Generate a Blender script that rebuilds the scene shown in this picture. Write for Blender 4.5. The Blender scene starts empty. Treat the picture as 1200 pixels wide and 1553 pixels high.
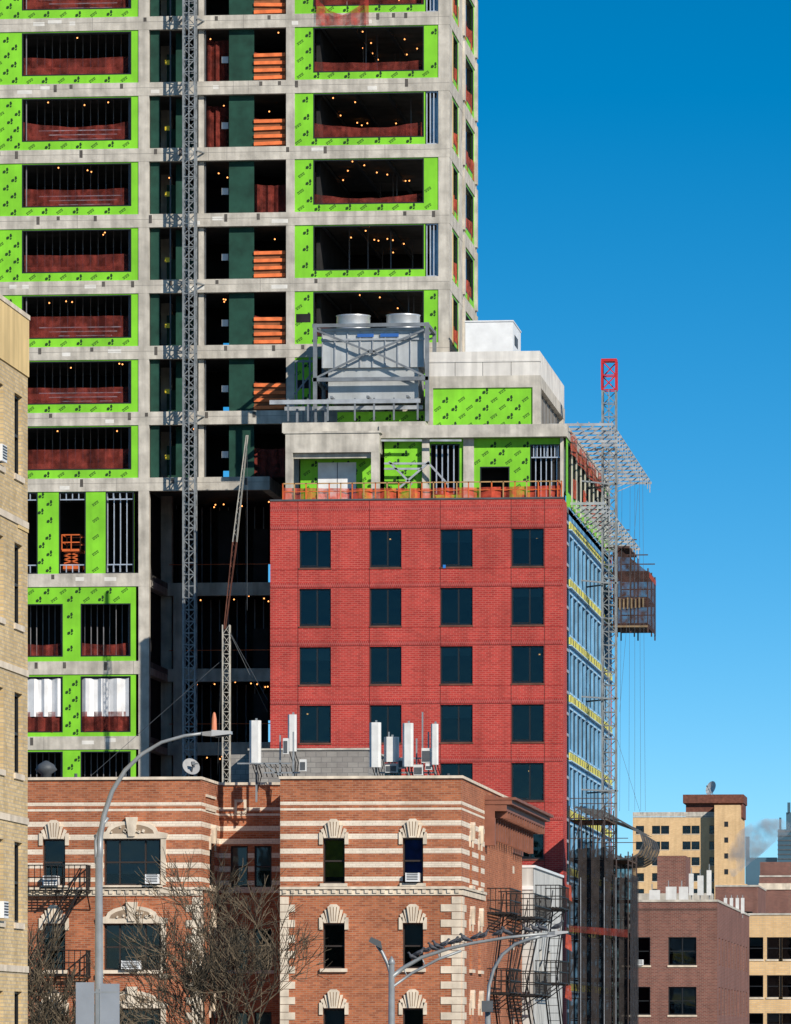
import bpy, math, random
from mathutils import Vector, Matrix
random.seed(7)
scene=bpy.context.scene
# ------------------------------------------------------------------ survey helpers
F=9000.0; HY=1575.0; A=math.atan(940/9000); ca=math.cos(A); sa=math.sin(A); EYE=7.0
def T(px,Y):
    u=(px-600)/F; return Y/(ca+u*sa)
def X_(px,Y):
    u=(px-600)/F; return T(px,Y)*(u*ca-sa)
def Z_(px,py,Y): return EYE+T(px,Y)*(HY-py)/F
def Yx(px,X0):
    u=(px-600)/F; t=X0/(u*ca-sa); return t*(ca+u*sa)
def P(px,py,Y): return Vector((X_(px,Y),Y,Z_(px,py,Y)))
# ------------------------------------------------------------------ builder
class Part:
    def __init__(s,name,mat,smooth=False): s.name=name;s.mat=mat;s.v=[];s.f=[];s.smooth=smooth
    def quad(s,a,b,c,d):
        i=len(s.v); s.v+= [tuple(a),tuple(b),tuple(c),tuple(d)]; s.f.append((i,i+1,i+2,i+3))
    def hexa(s,p):
        i=len(s.v); s.v+=[tuple(q) for q in p]
        for f in ((0,3,2,1),(4,5,6,7),(0,1,5,4),(1,2,6,5),(2,3,7,6),(3,0,4,7)): s.f.append(tuple(i+k for k in f))
    def box(s,x0,x1,y0,y1,z0,z1):
        s.hexa([(x0,y0,z0),(x1,y0,z0),(x1,y1,z0),(x0,y1,z0),(x0,y0,z1),(x1,y0,z1),(x1,y1,z1),(x0,y1,z1)])
    def bar(s,a,b,w,h=None):
        a=Vector(a);b=Vector(b);d=(b-a)
        if d.length<1e-6: return
        d.normalize(); up=Vector((0,0,1)) if abs(d.z)<.95 else Vector((0,1,0))
        r=d.cross(up).normalized(); q=r.cross(d).normalized(); h=h or w
        r*=w/2; q*=h/2
        s.hexa([a-r-q,a+r-q,a+r+q,a-r+q,b-r-q,b+r-q,b+r+q,b-r+q])
    def tube(s,pts,rad,n=8,caps=True):
        pts=[Vector(p) for p in pts]; base=len(s.v); r0=None
        for k,p in enumerate(pts):
            d=(pts[min(k+1,len(pts)-1)]-pts[max(k-1,0)])
            d.normalize()
            if r0 is None:
                up=Vector((0,0,1)) if abs(d.z)<.9 else Vector((0,1,0)); r=d.cross(up).normalized()
            else: r=(r0-d*r0.dot(d)).normalized()
            r0=r; q=d.cross(r); R=rad[k] if isinstance(rad,(list,tuple)) else rad
            for j in range(n):
                t=2*math.pi*j/n; s.v.append(tuple(p+(r*math.cos(t)+q*math.sin(t))*R))
        for k in range(len(pts)-1):
            for j in range(n):
                a=base+k*n+j;b=base+k*n+(j+1)%n; s.f.append((a,b,b+n,a+n))
        if caps:
            s.f.append(tuple(base+j for j in range(n))); e=base+(len(pts)-1)*n; s.f.append(tuple(e+j for j in range(n)))
class Obj:
    def __init__(s,name):
        s.e=bpy.data.objects.new(name,None); s.e.empty_display_size=.5; scene.collection.objects.link(s.e); s.parts={}
        ALL.append(s)
    def p(s,name,mat,smooth=False):
        k=(name,mat.name)
        if k not in s.parts: s.parts[k]=Part(name,mat,smooth)
        return s.parts[k]
    def done(s):
        for p in s.parts.values():
            if not p.f: continue
            me=bpy.data.meshes.new(p.name); me.from_pydata(p.v,[],p.f); me.materials.append(p.mat)
            if p.smooth:
                for q in me.polygons: q.use_smooth=True
            me.update(); o=bpy.data.objects.new(p.name,me); scene.collection.objects.link(o); o.parent=s.e
ALL=[]
class Fr:
    def __init__(s,O,U,N): s.O=Vector(O);s.U=Vector(U);s.N=Vector(N)
    def pt(s,u,n,z): return s.O+s.U*u+s.N*n+Vector((0,0,z))
    def box(s,p,u0,u1,n0,n1,z0,z1):
        q=s.pt; p.hexa([q(u0,n0,z0),q(u1,n0,z0),q(u1,n1,z0),q(u0,n1,z0),q(u0,n0,z1),q(u1,n0,z1),q(u1,n1,z1),q(u0,n1,z1)])
    def quad(s,p,u0,u1,z0,z1,n):
        q=s.pt; p.quad(q(u0,n,z0),q(u1,n,z0),q(u1,n,z1),q(u0,n,z1))
    def prism(s,p,poly,n0,n1):
        i=len(p.v);k=len(poly)
        p.v+=[tuple(s.pt(u,n1,z)) for u,z in poly]+[tuple(s.pt(u,n0,z)) for u,z in poly]
        p.f.append(tuple(range(i,i+k))); p.f.append(tuple(range(i+k,i+2*k)))
        for j in range(k): p.f.append((i+j,i+(j+1)%k,i+k+(j+1)%k,i+k+j))
    def wall(s,p,u0,u1,z0,z1,holes=(),depth=.25,n=0.0,rev=None):
        hs=[]
        for h in holes:
            a,b,c,d=max(h[0],u0),min(h[1],u1),max(h[2],z0),min(h[3],z1)
            if b-a>1e-4 and d-c>1e-4: hs.append((a,b,c,d))
        us=sorted({u0,u1}|{h[0] for h in hs}|{h[1] for h in hs}); zs=sorted({z0,z1}|{h[2] for h in hs}|{h[3] for h in hs})
        for j in range(len(zs)-1):
            st=None
            zc=(zs[j]+zs[j+1])/2
            for i in range(len(us)-1):
                uc=(us[i]+us[i+1])/2
                inh=any(h[0]<uc<h[1] and h[2]<zc<h[3] for h in hs)
                if not inh and st is None: st=us[i]
                if inh and st is not None: s.quad(p,st,us[i],zs[j],zs[j+1],n); st=None
            if st is not None: s.quad(p,st,u1,zs[j],zs[j+1],n)
        if depth>0:
            r=rev or p; q=s.pt
            for a,b,c,d in hs:
                for e in ((a,c,a,d),(b,c,b,d),(a,c,b,c),(a,d,b,d)):
                    r.quad(q(e[0],n,e[1]),q(e[2],n,e[3]),q(e[2],n-depth,e[3]),q(e[0],n-depth,e[1]))
def Front(Y): return Fr((0,Y,0),(1,0,0),(0,-1,0))
def Side(X): return Fr((X,0,0),(0,1,0),(1,0,0))
# ------------------------------------------------------------------ materials
def nodes(name):
    m=bpy.data.materials.new(name); m.use_nodes=True; nt=m.node_tree; return m,nt,nt.nodes['Principled BSDF'],nt.nodes,nt.links
def ramp2(nd,lk,fac,c1,c2,p1=.35,p2=.65):
    r=nd.new('ShaderNodeValToRGB'); r.color_ramp.elements[0].color=(*c1,1); r.color_ramp.elements[1].color=(*c2,1)
    r.color_ramp.elements[0].position=p1; r.color_ramp.elements[1].position=p2; lk.new(fac,r.inputs[0]); return r.outputs[0]
def mul(nd,lk,a,b,f=1):
    m=nd.new('ShaderNodeMix'); m.data_type='RGBA'; m.blend_type='MULTIPLY'; m.inputs[0].default_value=f
    lk.new(a,m.inputs[6]); lk.new(b,m.inputs[7]); return m.outputs[2]
def noise(nd,lk,scale=(1,1,1),s=1.0,det=4):
    t=nd.new('ShaderNodeTexCoord'); mp=nd.new('ShaderNodeMapping'); mp.inputs['Scale'].default_value=scale
    n=nd.new('ShaderNodeTexNoise'); n.inputs['Scale'].default_value=s; n.inputs['Detail'].default_value=det
    lk.new(t.outputs['Object'],mp.inputs[0]); lk.new(mp.outputs[0],n.inputs['Vector']); return n.outputs[0]
MC={}
def M(name,c,var=.25,s=1.0,rough=.85,metal=0.0,streak=.0,spec=.3,bump=0):
    if name in MC: return MC[name]
    m,nt,b,nd,lk=nodes(name); MC[name]=m
    lo=tuple(x*(1-var) for x in c); hi=tuple(min(1,x*(1+var*.6)) for x in c)
    col=ramp2(nd,lk,noise(nd,lk,s=s,det=6),lo,hi,.3,.7)
    if streak>0:
        g=1-streak; col=mul(nd,lk,col,ramp2(nd,lk,noise(nd,lk,(2.2,2.2,.18),1.3,5),(g,g,g),(1,1,1),.35,.6))
    lk.new(col,b.inputs['Base Color']); b.inputs['Roughness'].default_value=rough; b.inputs['Metallic'].default_value=metal
    b.inputs['Specular IOR Level'].default_value=spec
    if bump:
        bp=nd.new('ShaderNodeBump'); bp.inputs['Strength'].default_value=bump; bp.inputs['Distance'].default_value=.03
        lk.new(noise(nd,lk,s=s*6,det=5),bp.inputs['Height']); lk.new(bp.outputs[0],b.inputs['Normal'])
    return m
def brick(name,c1,c2,mortar,bw=.22,rh=.075,ms=.012,var=.3,bias=0.0):
    m,nt,b,nd,lk=nodes(name)
    t=nd.new('ShaderNodeTexCoord'); sp=nd.new('ShaderNodeSeparateXYZ'); lk.new(t.outputs['Object'],sp.inputs[0])
    ad=nd.new('ShaderNodeMath'); lk.new(sp.outputs[0],ad.inputs[0]); lk.new(sp.outputs[1],ad.inputs[1])
    cb=nd.new('ShaderNodeCombineXYZ'); lk.new(ad.outputs[0],cb.inputs[0]); lk.new(sp.outputs[2],cb.inputs[1])
    br=nd.new('ShaderNodeTexBrick'); lk.new(cb.outputs[0],br.inputs['Vector']); br.inputs['Scale'].default_value=1
    br.inputs['Color1'].default_value=(*c1,1); br.inputs['Color2'].default_value=(*c2,1); br.inputs['Mortar'].default_value=(*mortar,1)
    br.inputs['Brick Width'].default_value=bw; br.inputs['Row Height'].default_value=rh; br.inputs['Mortar Size'].default_value=ms
    br.inputs['Bias'].default_value=bias
    g=1-var
    col=mul(nd,lk,br.outputs[0],ramp2(nd,lk,noise(nd,lk,(1,1,1),.45,6),(g,g,g),(1.0,1.0,1.0),.3,.62))
    col=mul(nd,lk,col,ramp2(nd,lk,noise(nd,lk,(1,1,3.2),3.5,3),(g*1.08,g*1.08,g*1.08),(1,1,1),.3,.6))
    col=mul(nd,lk,col,ramp2(nd,lk,noise(nd,lk,(1.6,1.6,.12),1.0,5),(.84,.84,.84),(1,1,1),.32,.55))
    lk.new(col,b.inputs['Base Color']); b.inputs['Roughness'].default_value=.88; b.inputs['Specular IOR Level'].default_value=.25
    return m
def net(name,c,alpha=.5):
    m,nt,b,nd,lk=nodes(name); out=nd['Material Output']
    lk.new(ramp2(nd,lk,noise(nd,lk,(1,1,.5),2.6),tuple(x*.45 for x in c),c),b.inputs['Base Color']); b.inputs['Roughness'].default_value=.9
    tr=nd.new('ShaderNodeBsdfTransparent'); mx=nd.new('ShaderNodeMixShader')
    r=ramp2(nd,lk,noise(nd,lk,(1,1,1),3.0,5),(max(0,alpha-.2),)*3,(min(1,alpha+.2),)*3)
    lk.new(r,mx.inputs[0]); lk.new(tr.outputs[0],mx.inputs[1]); lk.new(b.outputs[0],mx.inputs[2]); lk.new(mx.outputs[0],out.inputs[0])
    return m
def glassm(name,tint=(.35,.45,.5),refl=(.8,.9,1)):
    m,nt,b,nd,lk=nodes(name); out=nd['Material Output']; nd.remove(b)
    tr=nd.new('ShaderNodeBsdfTransparent'); tr.inputs[0].default_value=(*tint,1)
    gl=nd.new('ShaderNodeBsdfGlossy'); gl.inputs['Roughness'].default_value=.03; gl.inputs['Color'].default_value=(*refl,1)
    lw=nd.new('ShaderNodeFresnel'); lw.inputs[0].default_value=1.75
    bp=nd.new('ShaderNodeBump'); bp.inputs['Strength'].default_value=.12; bp.inputs['Distance'].default_value=.05
    lk.new(noise(nd,lk,s=.9,det=2),bp.inputs['Height']); lk.new(bp.outputs[0],gl.inputs['Normal'])
    mx=nd.new('ShaderNodeMixShader'); lk.new(lw.outputs[0],mx.inputs[0]); lk.new(tr.outputs[0],mx.inputs[1]); lk.new(gl.outputs[0],mx.inputs[2])
    lk.new(mx.outputs[0],out.inputs[0]); return m
def emis(name,c,s):
    m,nt,b,nd,lk=nodes(name); b.inputs['Emission Color'].default_value=(*c,1); b.inputs['Emission Strength'].default_value=s
    m.cycles.emission_sampling='NONE'; return m
conc=M('concrete',(.57,.53,.46),.27,1.4,.9,streak=.26,bump=.3)
concl=M('light_concrete',(.74,.71,.66),.16,1.0,.9,streak=.2)
concd=M('dark_concrete',(.16,.15,.14),.3,1.2,.9)
intr=M('interior_dark',(.024,.023,.024),.5,1.0,.95)  # near-black colour stands in for the shade deep inside the floors
room=M('room_dark',(.030,.034,.036),.6,.7,.95)
green=M('green_sheathing',(.22,.62,.028),.2,.7,.6,streak=.1)
greend=M('dark_print',(.012,.05,.01),.2,1,.7)
black=M('black_trim',(.010,.012,.014),.2,1,.45,spec=.5)
steel=M('galvanized_steel',(.42,.44,.46),.3,2,.5,metal=.35,spec=.5)
steeld=M('dark_steel',(.10,.11,.12),.3,2,.6,metal=.3)
mastg=M('mast_grey',(.25,.27,.28),.3,3,.55,metal=.3)
iron=M('fire_escape_black',(.016,.014,.013),.3,3,.55)
studm=M('metal_studs',(.50,.55,.62),.2,3,.45,metal=.5)
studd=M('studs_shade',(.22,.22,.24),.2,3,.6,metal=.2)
redbr=brick('red_brick',(.55,.056,.045),(.41,.038,.033),(.52,.15,.12),.3,.1,.013,.2)
orbr=brick('orange_brick',(.58,.185,.078),(.34,.095,.042),(.44,.26,.17),.24,.078,.010,.24)
yebr=brick('buff_brick',(.80,.60,.32),(.62,.44,.21),(.52,.43,.31),.24,.08,.012,.2)
brbr=brick('brown_brick',(.27,.10,.072),(.17,.062,.048),(.27,.19,.16),.26,.09,.014,.2)
tanbr=brick('tan_brick',(.80,.54,.27),(.71,.46,.22),(.6,.46,.32),.4,.14,.014,.12)
cmu=brick('cinder_block',(.36,.34,.31),(.29,.27,.25),(.22,.21,.20),.4,.2,.014,.2)
cream=M('cream_stone',(.76,.65,.51),.2,2.2,.85,streak=.22)
creamb=brick('cream_brick',(.88,.77,.63),(.78,.66,.52),(.60,.50,.40),.24,.078,.008,.1)
buff=M('buff_render',(.78,.57,.27),.16,.8,.9,streak=.2)
dkgreen=M('dark_green_netting',(.014,.060,.042),.35,1.5,.85)
orange=M('orange_boards',(.85,.20,.06),.3,2.5,.7)
brownb=M('brown_board',(.28,.10,.04),.3,2,.8)
orangem=M('orange_paint',(.62,.13,.03),.2,2,.5)
rednet=net('red_debris_net',(.26,.035,.022),.55)
rednetb=net('bright_orange_net',(.66,.10,.045),.6)
blknet=net('black_net',(.022,.016,.015),.84)
whites=M('white_sheeting',(.78,.78,.78),.18,1.5,.7)
white=M('white_paint',(.78,.79,.79),.1,2,.5)
whited=M('antenna_white',(.72,.72,.70),.12,3,.45,streak=.12)
bluep=M('blue_sheathing',(.15,.38,.62),.3,1.2,.6,streak=.15)
pbl=M('pale_blue_flashing',(.42,.60,.74),.2,1.2,.6)
yelins=M('yellow_insulation',(.70,.64,.13),.3,2,.8)
wood=M('wood',(.45,.27,.12),.3,3,.8)
woodd=M('dark_planks',(.10,.06,.035),.3,3,.8)
woodm=M('weathered_planks',(.24,.17,.10),.4,3,.8)
alum=M('aluminium',(.62,.63,.64),.15,2,.35,metal=.6,spec=.5)
galv=M('cooling_unit_steel',(.50,.52,.52),.16,1.2,.5,metal=.3,streak=.15)
glass=glassm('window_glass',(.38,.44,.46),(.38,.42,.45)); glasst=glassm('teal_glass',(.22,.34,.36),(.32,.50,.53))
blind=M('window_blind',(.50,.48,.43),.2,1,.8)
yel=M('yellow_curtain',(.9,.65,.03),.4,4,.8); blu=M('blue_curtain',(.03,.14,.7),.4,4,.8)
bark=M('bark',(.13,.10,.065),.5,5,.9)
greym=M('grey_lamp_paint',(.30,.32,.33),.2,3,.45,metal=.3)
pig=M('pigeon_grey',(.07,.075,.09),.4,12,.7)
rust=M('rusty_brown',(.16,.06,.04),.4,2,.8)
greyw=M('grey_render',(.60,.60,.57),.15,.8,.9,streak=.25)
roofm=M('roof_membrane',(.12,.12,.12),.2,.5,.9)
redp=M('red_mast_paint',(.50,.02,.025),.15,2,.45)
lampon=emis('lit_bulb',(1,.36,.10),3.0)
bglass=M('tower_glass_blue',(.05,.10,.14),.4,.05,.15,spec=.8)
frm=M('bronze_frame',(.04,.03,.025),.1,1,.5)
carv=M('carving_shadow',(.30,.22,.15),.2,3,.9)  # shade in the carved grooves, put into a darker stone colour
# ------------------------------------------------------------------ generic pieces
def window(fr,ob,u0,u1,z0,z1,n=-.18,g=None,fm=None,fw=.055,mull=None,sash=True,ib=0,back=.9,bm=None):
    g=g or glass; fm=fm or black; p=ob.p('window_frames',fm)
    d0,d1=n-.06,n+.03
    fr.box(p,u0,u0+fw,d0,d1,z0,z1); fr.box(p,u1-fw,u1,d0,d1,z0,z1)
    fr.box(p,u0+fw,u1-fw,d0,d1,z0,z0+fw); fr.box(p,u0+fw,u1-fw,d0,d1,z1-fw,z1)
    if sash: zm=(z0+z1)/2; fr.box(p,u0+fw,u1-fw,d0,d1+.01,zm-.03,zm+.03)
    for m in (mull or []):
        um=u0+(u1-u0)*m; fr.box(p,um-fw*.5,um+fw*.5,d0,d1+.015,z0+fw,z1-fw)
    fr.quad(ob.p('window_glass',g),u0,u1,z0,z1,n-.02)
    rp=ob.p('room_interior',room); nb=n-back
    fr.quad(rp,u0-.3,u1+.3,z0-.3,z1+.3,nb)
    for e in ((u0,z0,u0,z1),(u1,z0,u1,z1),(u0,z0,u1,z0),(u0,z1,u1,z1)):
        q=fr.pt; rp.quad(q(e[0],n-.07,e[1]),q(e[2],n-.07,e[3]),q(e[2],nb,e[3]),q(e[0],nb,e[1]))
    if ib>0: fr.quad(ob.p('blinds',bm or blind),u0+fw,u1-fw,z1-(z1-z0)*ib,z1,n-.12)
def ac(fr,ob,uc,z,w=.62,h=.4,n=.0,pr=.28):
    fr.box(ob.p('air_conditioner',white),uc-w/2,uc+w/2,n-.25,n+pr,z,z+h)
    g=ob.p('air_conditioner_grille',steeld)
    for k in range(5): fr.box(g,uc-w/2+.05,uc+w/2-.05,n+pr+.003,n+pr+.01,z+.06+k*.06,z+.09+k*.06)
def lattice(part,c,w,z0,z1,seg,ch=.08,br=.045,d=None):
    x,y=c; h=w/2; hd=(d or w)/2
    cs=[(x-h,y-hd),(x+h,y-hd),(x+h,y+hd),(x-h,y+hd)]
    for a in cs: part.bar((*a,z0),(*a,z1),ch)
    n=max(1,round((z1-z0)/seg)); s=(z1-z0)/n
    for k in range(n):
        za=z0+k*s; zb=za+s
        for i in range(4):
            a=cs[i]; b=cs[(i+1)%4]
            part.bar((*a,za),(*b,za),br)
            if k%2: a,b=b,a
            part.bar((*a,za),(*b,zb),br)
def marks(fr,ob,u0,u1,z0,z1,holes,n,sc=1.2):
    p=ob.p('printed_logos',greend)
    dz=.44; du=.84
    rows=int((z1-z0)/dz)+1; o1=random.uniform(0,.3)
    for j in range(rows):
        for i in range(-1,int((u1-u0)/du)+2):
            cu=u0+.1+o1+i*du+(j%2)*du/2+random.uniform(-.04,.04); cz=z0+.2+j*dz+random.uniform(-.03,.03)
            if cu-.15*sc<u0 or cu+.15*sc>u1 or cz+.14*sc>z1 or cz-.14*sc<z0: continue
            if any(h[0]-.14*sc<cu<h[1]+.14*sc and h[2]-.12*sc<cz<h[3]+.12*sc for h in holes): continue
            t=math.radians(35); c,s=math.cos(t)*sc,math.sin(t)*sc
            def q(pts):
                k=len(p.v); p.v+=[tuple(fr.pt(cu+x*c-y*s,n,cz+x*s+y*c)) for x,y in pts]; p.f.append(tuple(range(k,k+len(pts))))
            if (i+j)%2:
                q([(-.17,0),(-.1,.08),(0,.06),(.0,-.03),(-.1,-.06)]); q([(.02,.0),(.1,.1),(.17,.08),(.14,-.03),(.06,-.06)]); q([(-.05,-.08),(0,-.14),(.08,-.1),(.04,-.05)])
            else:
                for e in (-.16,-.05,.06): q([(e,-.05),(e+.08,-.05),(e+.08,-.015),(e,-.015)]); q([(e,.01),(e+.035,.01),(e+.035,.07),(e,.07)]); q([(e+.055,.0),(e+.085,.0),(e+.085,.07),(e+.055,.07)])
# ------------------------------------------------------------------ ground, road, pavement
g=Obj('ground'); g.p('ground_sheet',M('ground_soil',(.16,.15,.13),.3,.05,.95)).box(-6000,6000,-3000,9000,-.5,0)
asph=M('asphalt',(.05,.05,.052),.3,1,.9); pav=M('pavement_concrete',(.30,.29,.27),.2,.6,.9); linem=M('road_paint',(.75,.74,.7),.15,3,.7)
r=Obj('road'); rp=r.p('carriageway',asph); z=.004
rp.quad((-14,-60,z),(2,-60,z),(2,1500,z),(-14,1500,z)); rp.quad((-160,172,z+.0),(-14,172,z),(-14,196,z),(-160,196,z)); rp.quad((2,172,z),(90,172,z),(90,196,z),(2,196,z))
lp=r.p('lane_markings',linem)
for k in range(90):
    y=-50+k*9
    if 168<y<198: continue
    lp.quad((-6.08,y,.008),(-5.92,y,.008),(-5.92,y+3,.008),(-6.08,y+3,.008))
for k in range(14): lp.quad((-13.4+k*1.1,167,.008),(-12.8+k*1.1,167,.008),(-12.8+k*1.1,170,.008),(-13.4+k*1.1,170,.008))
pv=Obj('pavement'); pp=pv.p('slabs',pav)
for (a,b,c,d) in ((-19,-14,-60,172),(-19,-14,196,900),(2,7,-60,172),(2,7,196,900),(-150,-19,166,172),(-150,-19,196,202)): pp.box(a,b,c,d,-.2,.13)
# ------------------------------------------------------------------ TOWER
tw=Obj('high_rise_tower_under_construction'); YT=312.0; ft=Front(YT)
tops=[Z_(100,27+99.8*k,YT) for k in range(-4,8)]+[Z_(100,y,YT) for y in (870,1003,1117,1232,1350,1470)]
tops=tops+[.3]
uL=X_(-190,YT); uR=X_(682,YT); uM=X_(434,YT); BK=15.9; RC=7.0
EB=.70
cp=tw.p('slab_edges',conc); sp=tw.p('floor_slabs',M('slab_underside',(.17,.16,.15),.35,.9,.9)); colp=tw.p('columns',conc)  # underside concrete darkened in colour to stand in for ceiling shade
cols=[(-190,-175),(-20,-8),(210,226),(434,447),(665,682)]
emb=tw.p('embed_plates',M('embed_plate',(.10,.09,.08),.4,2,.8)); ptc=tw.p('concrete_patches',M('patch_light',(.70,.68,.63),.15,2,.9)); jnt=tw.p('formwork_joints',M('joint_dark',(.24,.22,.20),.3,2,.9))
def U(px): return X_(px,YT)
for k,zt in enumerate(tops):
    ur=uR if k<=10 else X_(409,YT)
    if k>=12:  # set-back of the lower core invented so its slabs fall into shade
        um=U(226)
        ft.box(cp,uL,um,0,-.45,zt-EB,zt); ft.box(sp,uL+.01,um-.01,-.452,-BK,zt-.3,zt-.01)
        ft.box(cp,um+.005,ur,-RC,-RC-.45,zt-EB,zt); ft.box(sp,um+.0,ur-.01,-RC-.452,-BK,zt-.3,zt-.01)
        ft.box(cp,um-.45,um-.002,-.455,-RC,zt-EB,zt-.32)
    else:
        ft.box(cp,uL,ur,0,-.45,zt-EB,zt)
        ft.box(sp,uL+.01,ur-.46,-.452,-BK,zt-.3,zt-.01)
        Side(ur).box(cp,YT+.452,YT+BK,0,-.45,zt-EB,zt)
    ue=U(226) if k>=12 else ur
    u=uL+random.uniform(0,1)
    while u<ue-.6:
        a=random.random()
        if a<.3: ft.box(emb,u,u+.16,-.002,.012,zt-random.uniform(.25,.5),zt-.05)
        elif a<.45: w_=random.uniform(.3,.9); zz=random.uniform(.1,.4); ft.box(ptc,u,min(u+w_,ue-.05),-.002,.003,zt-zz-.2,zt-zz)
        elif a<.6: ft.box(jnt,u,u+.02,-.002,.003,zt-EB,zt)
        u+=random.uniform(.6,1.6)
    if k<12: ft.box(jnt,uL,ur,-.002,.004,zt-.29,zt-.272)
    if k+1<len(tops):
        z0=tops[k+1]; z1=zt-EB
        for a,b in cols:
            if U(a)>ur-.3: continue
            bb=min(U(b),ur-.012)
            ft.box(colp,U(a),bb,-.012,-.55,z0,z1)
            for nn in (-7.6,-14.9): ft.box(colp,U(a)+.1,U(a)+.7,nn,nn-.6,z0-.005,z1+.4)
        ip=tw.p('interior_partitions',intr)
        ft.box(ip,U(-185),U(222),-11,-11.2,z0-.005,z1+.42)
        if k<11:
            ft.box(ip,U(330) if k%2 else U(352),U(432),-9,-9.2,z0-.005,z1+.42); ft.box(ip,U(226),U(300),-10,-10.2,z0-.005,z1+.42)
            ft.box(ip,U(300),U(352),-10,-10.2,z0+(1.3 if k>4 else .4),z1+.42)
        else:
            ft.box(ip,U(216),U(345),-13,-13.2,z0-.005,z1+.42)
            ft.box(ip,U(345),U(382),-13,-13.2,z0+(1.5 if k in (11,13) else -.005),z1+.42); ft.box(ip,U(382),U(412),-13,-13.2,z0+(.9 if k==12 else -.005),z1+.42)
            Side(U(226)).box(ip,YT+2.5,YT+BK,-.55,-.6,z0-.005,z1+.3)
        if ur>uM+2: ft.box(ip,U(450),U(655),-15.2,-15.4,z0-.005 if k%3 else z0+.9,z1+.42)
        if k>=12: ft.box(colp,um+.3,um+.9,-RC-.02,-RC-.6,z0,z1)
bulbs=tw.p('work_lights',lampon,True)
def bulb(u,n,z,r=.038):
    c=ft.pt(u,n,z); bulbs.tube([c-Vector((0,0,r)),c-Vector((0,0,r*.5)),c+Vector((0,0,r*.5)),c+Vector((0,0,r))],[r*.4,r,r,r*.4],6)
def green_wall(fr,ob,u0,u1,z0,z1,holes,n=-.06,mk=True):
    fr.wall(ob.p('green_sheathing',green),u0,u1,z0,z1,holes,.15,n)
    if mk: marks(fr,ob,u0,u1,z0,z1,holes,n+.004)
    t=ob.p('opening_trim',black)
    for a,b,c,d in holes:
        w=.06
        for q in ((a,a+w,c,d),(b-w,b,c,d),(a+w,b-w,c,c+w),(a+w,b-w,d-w,d)): fr.box(t,q[0],q[1],n-.1,n+.006,q[2],q[3])
def studs(fr,ob,u0,u1,z0,z1,n,sp=.6,w=.045,m=None,rails=True):
    p=ob.p('steel_studs',m or studm); k=int((u1-u0)/sp)+1
    for i in range(k+1):
        u=u0+i*(u1-u0)/k; fr.box(p,u-w/2,u+w/2,n-.09,n,z0,z1)
    if rails:
        fr.box(p,u0,u1,n-.092,n+.003,z0,z0+.06); fr.box(p,u0,u1,n-.092,n+.003,z1-.06,z1)
def drape(fr,p,u0,u1,z0,zt,n,sag=.15,seg=12):
    ph=random.random()*6
    tp=[zt-sag*4*(i/seg)*(1-i/seg)*random.uniform(.8,1.1) for i in range(seg+1)]
    off=[n+.09*math.sin(ph+i*1.7)+random.uniform(-.03,.03) for i in range(seg+1)]
    for i in range(seg):
        a=u0+(u1-u0)*i/seg; b=u0+(u1-u0)*(i+1)/seg
        p.quad(fr.pt(a,off[i],z0),fr.pt(b,off[i+1],z0),fr.pt(b,off[i+1],tp[i+1]),fr.pt(a,off[i],tp[i]))
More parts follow.
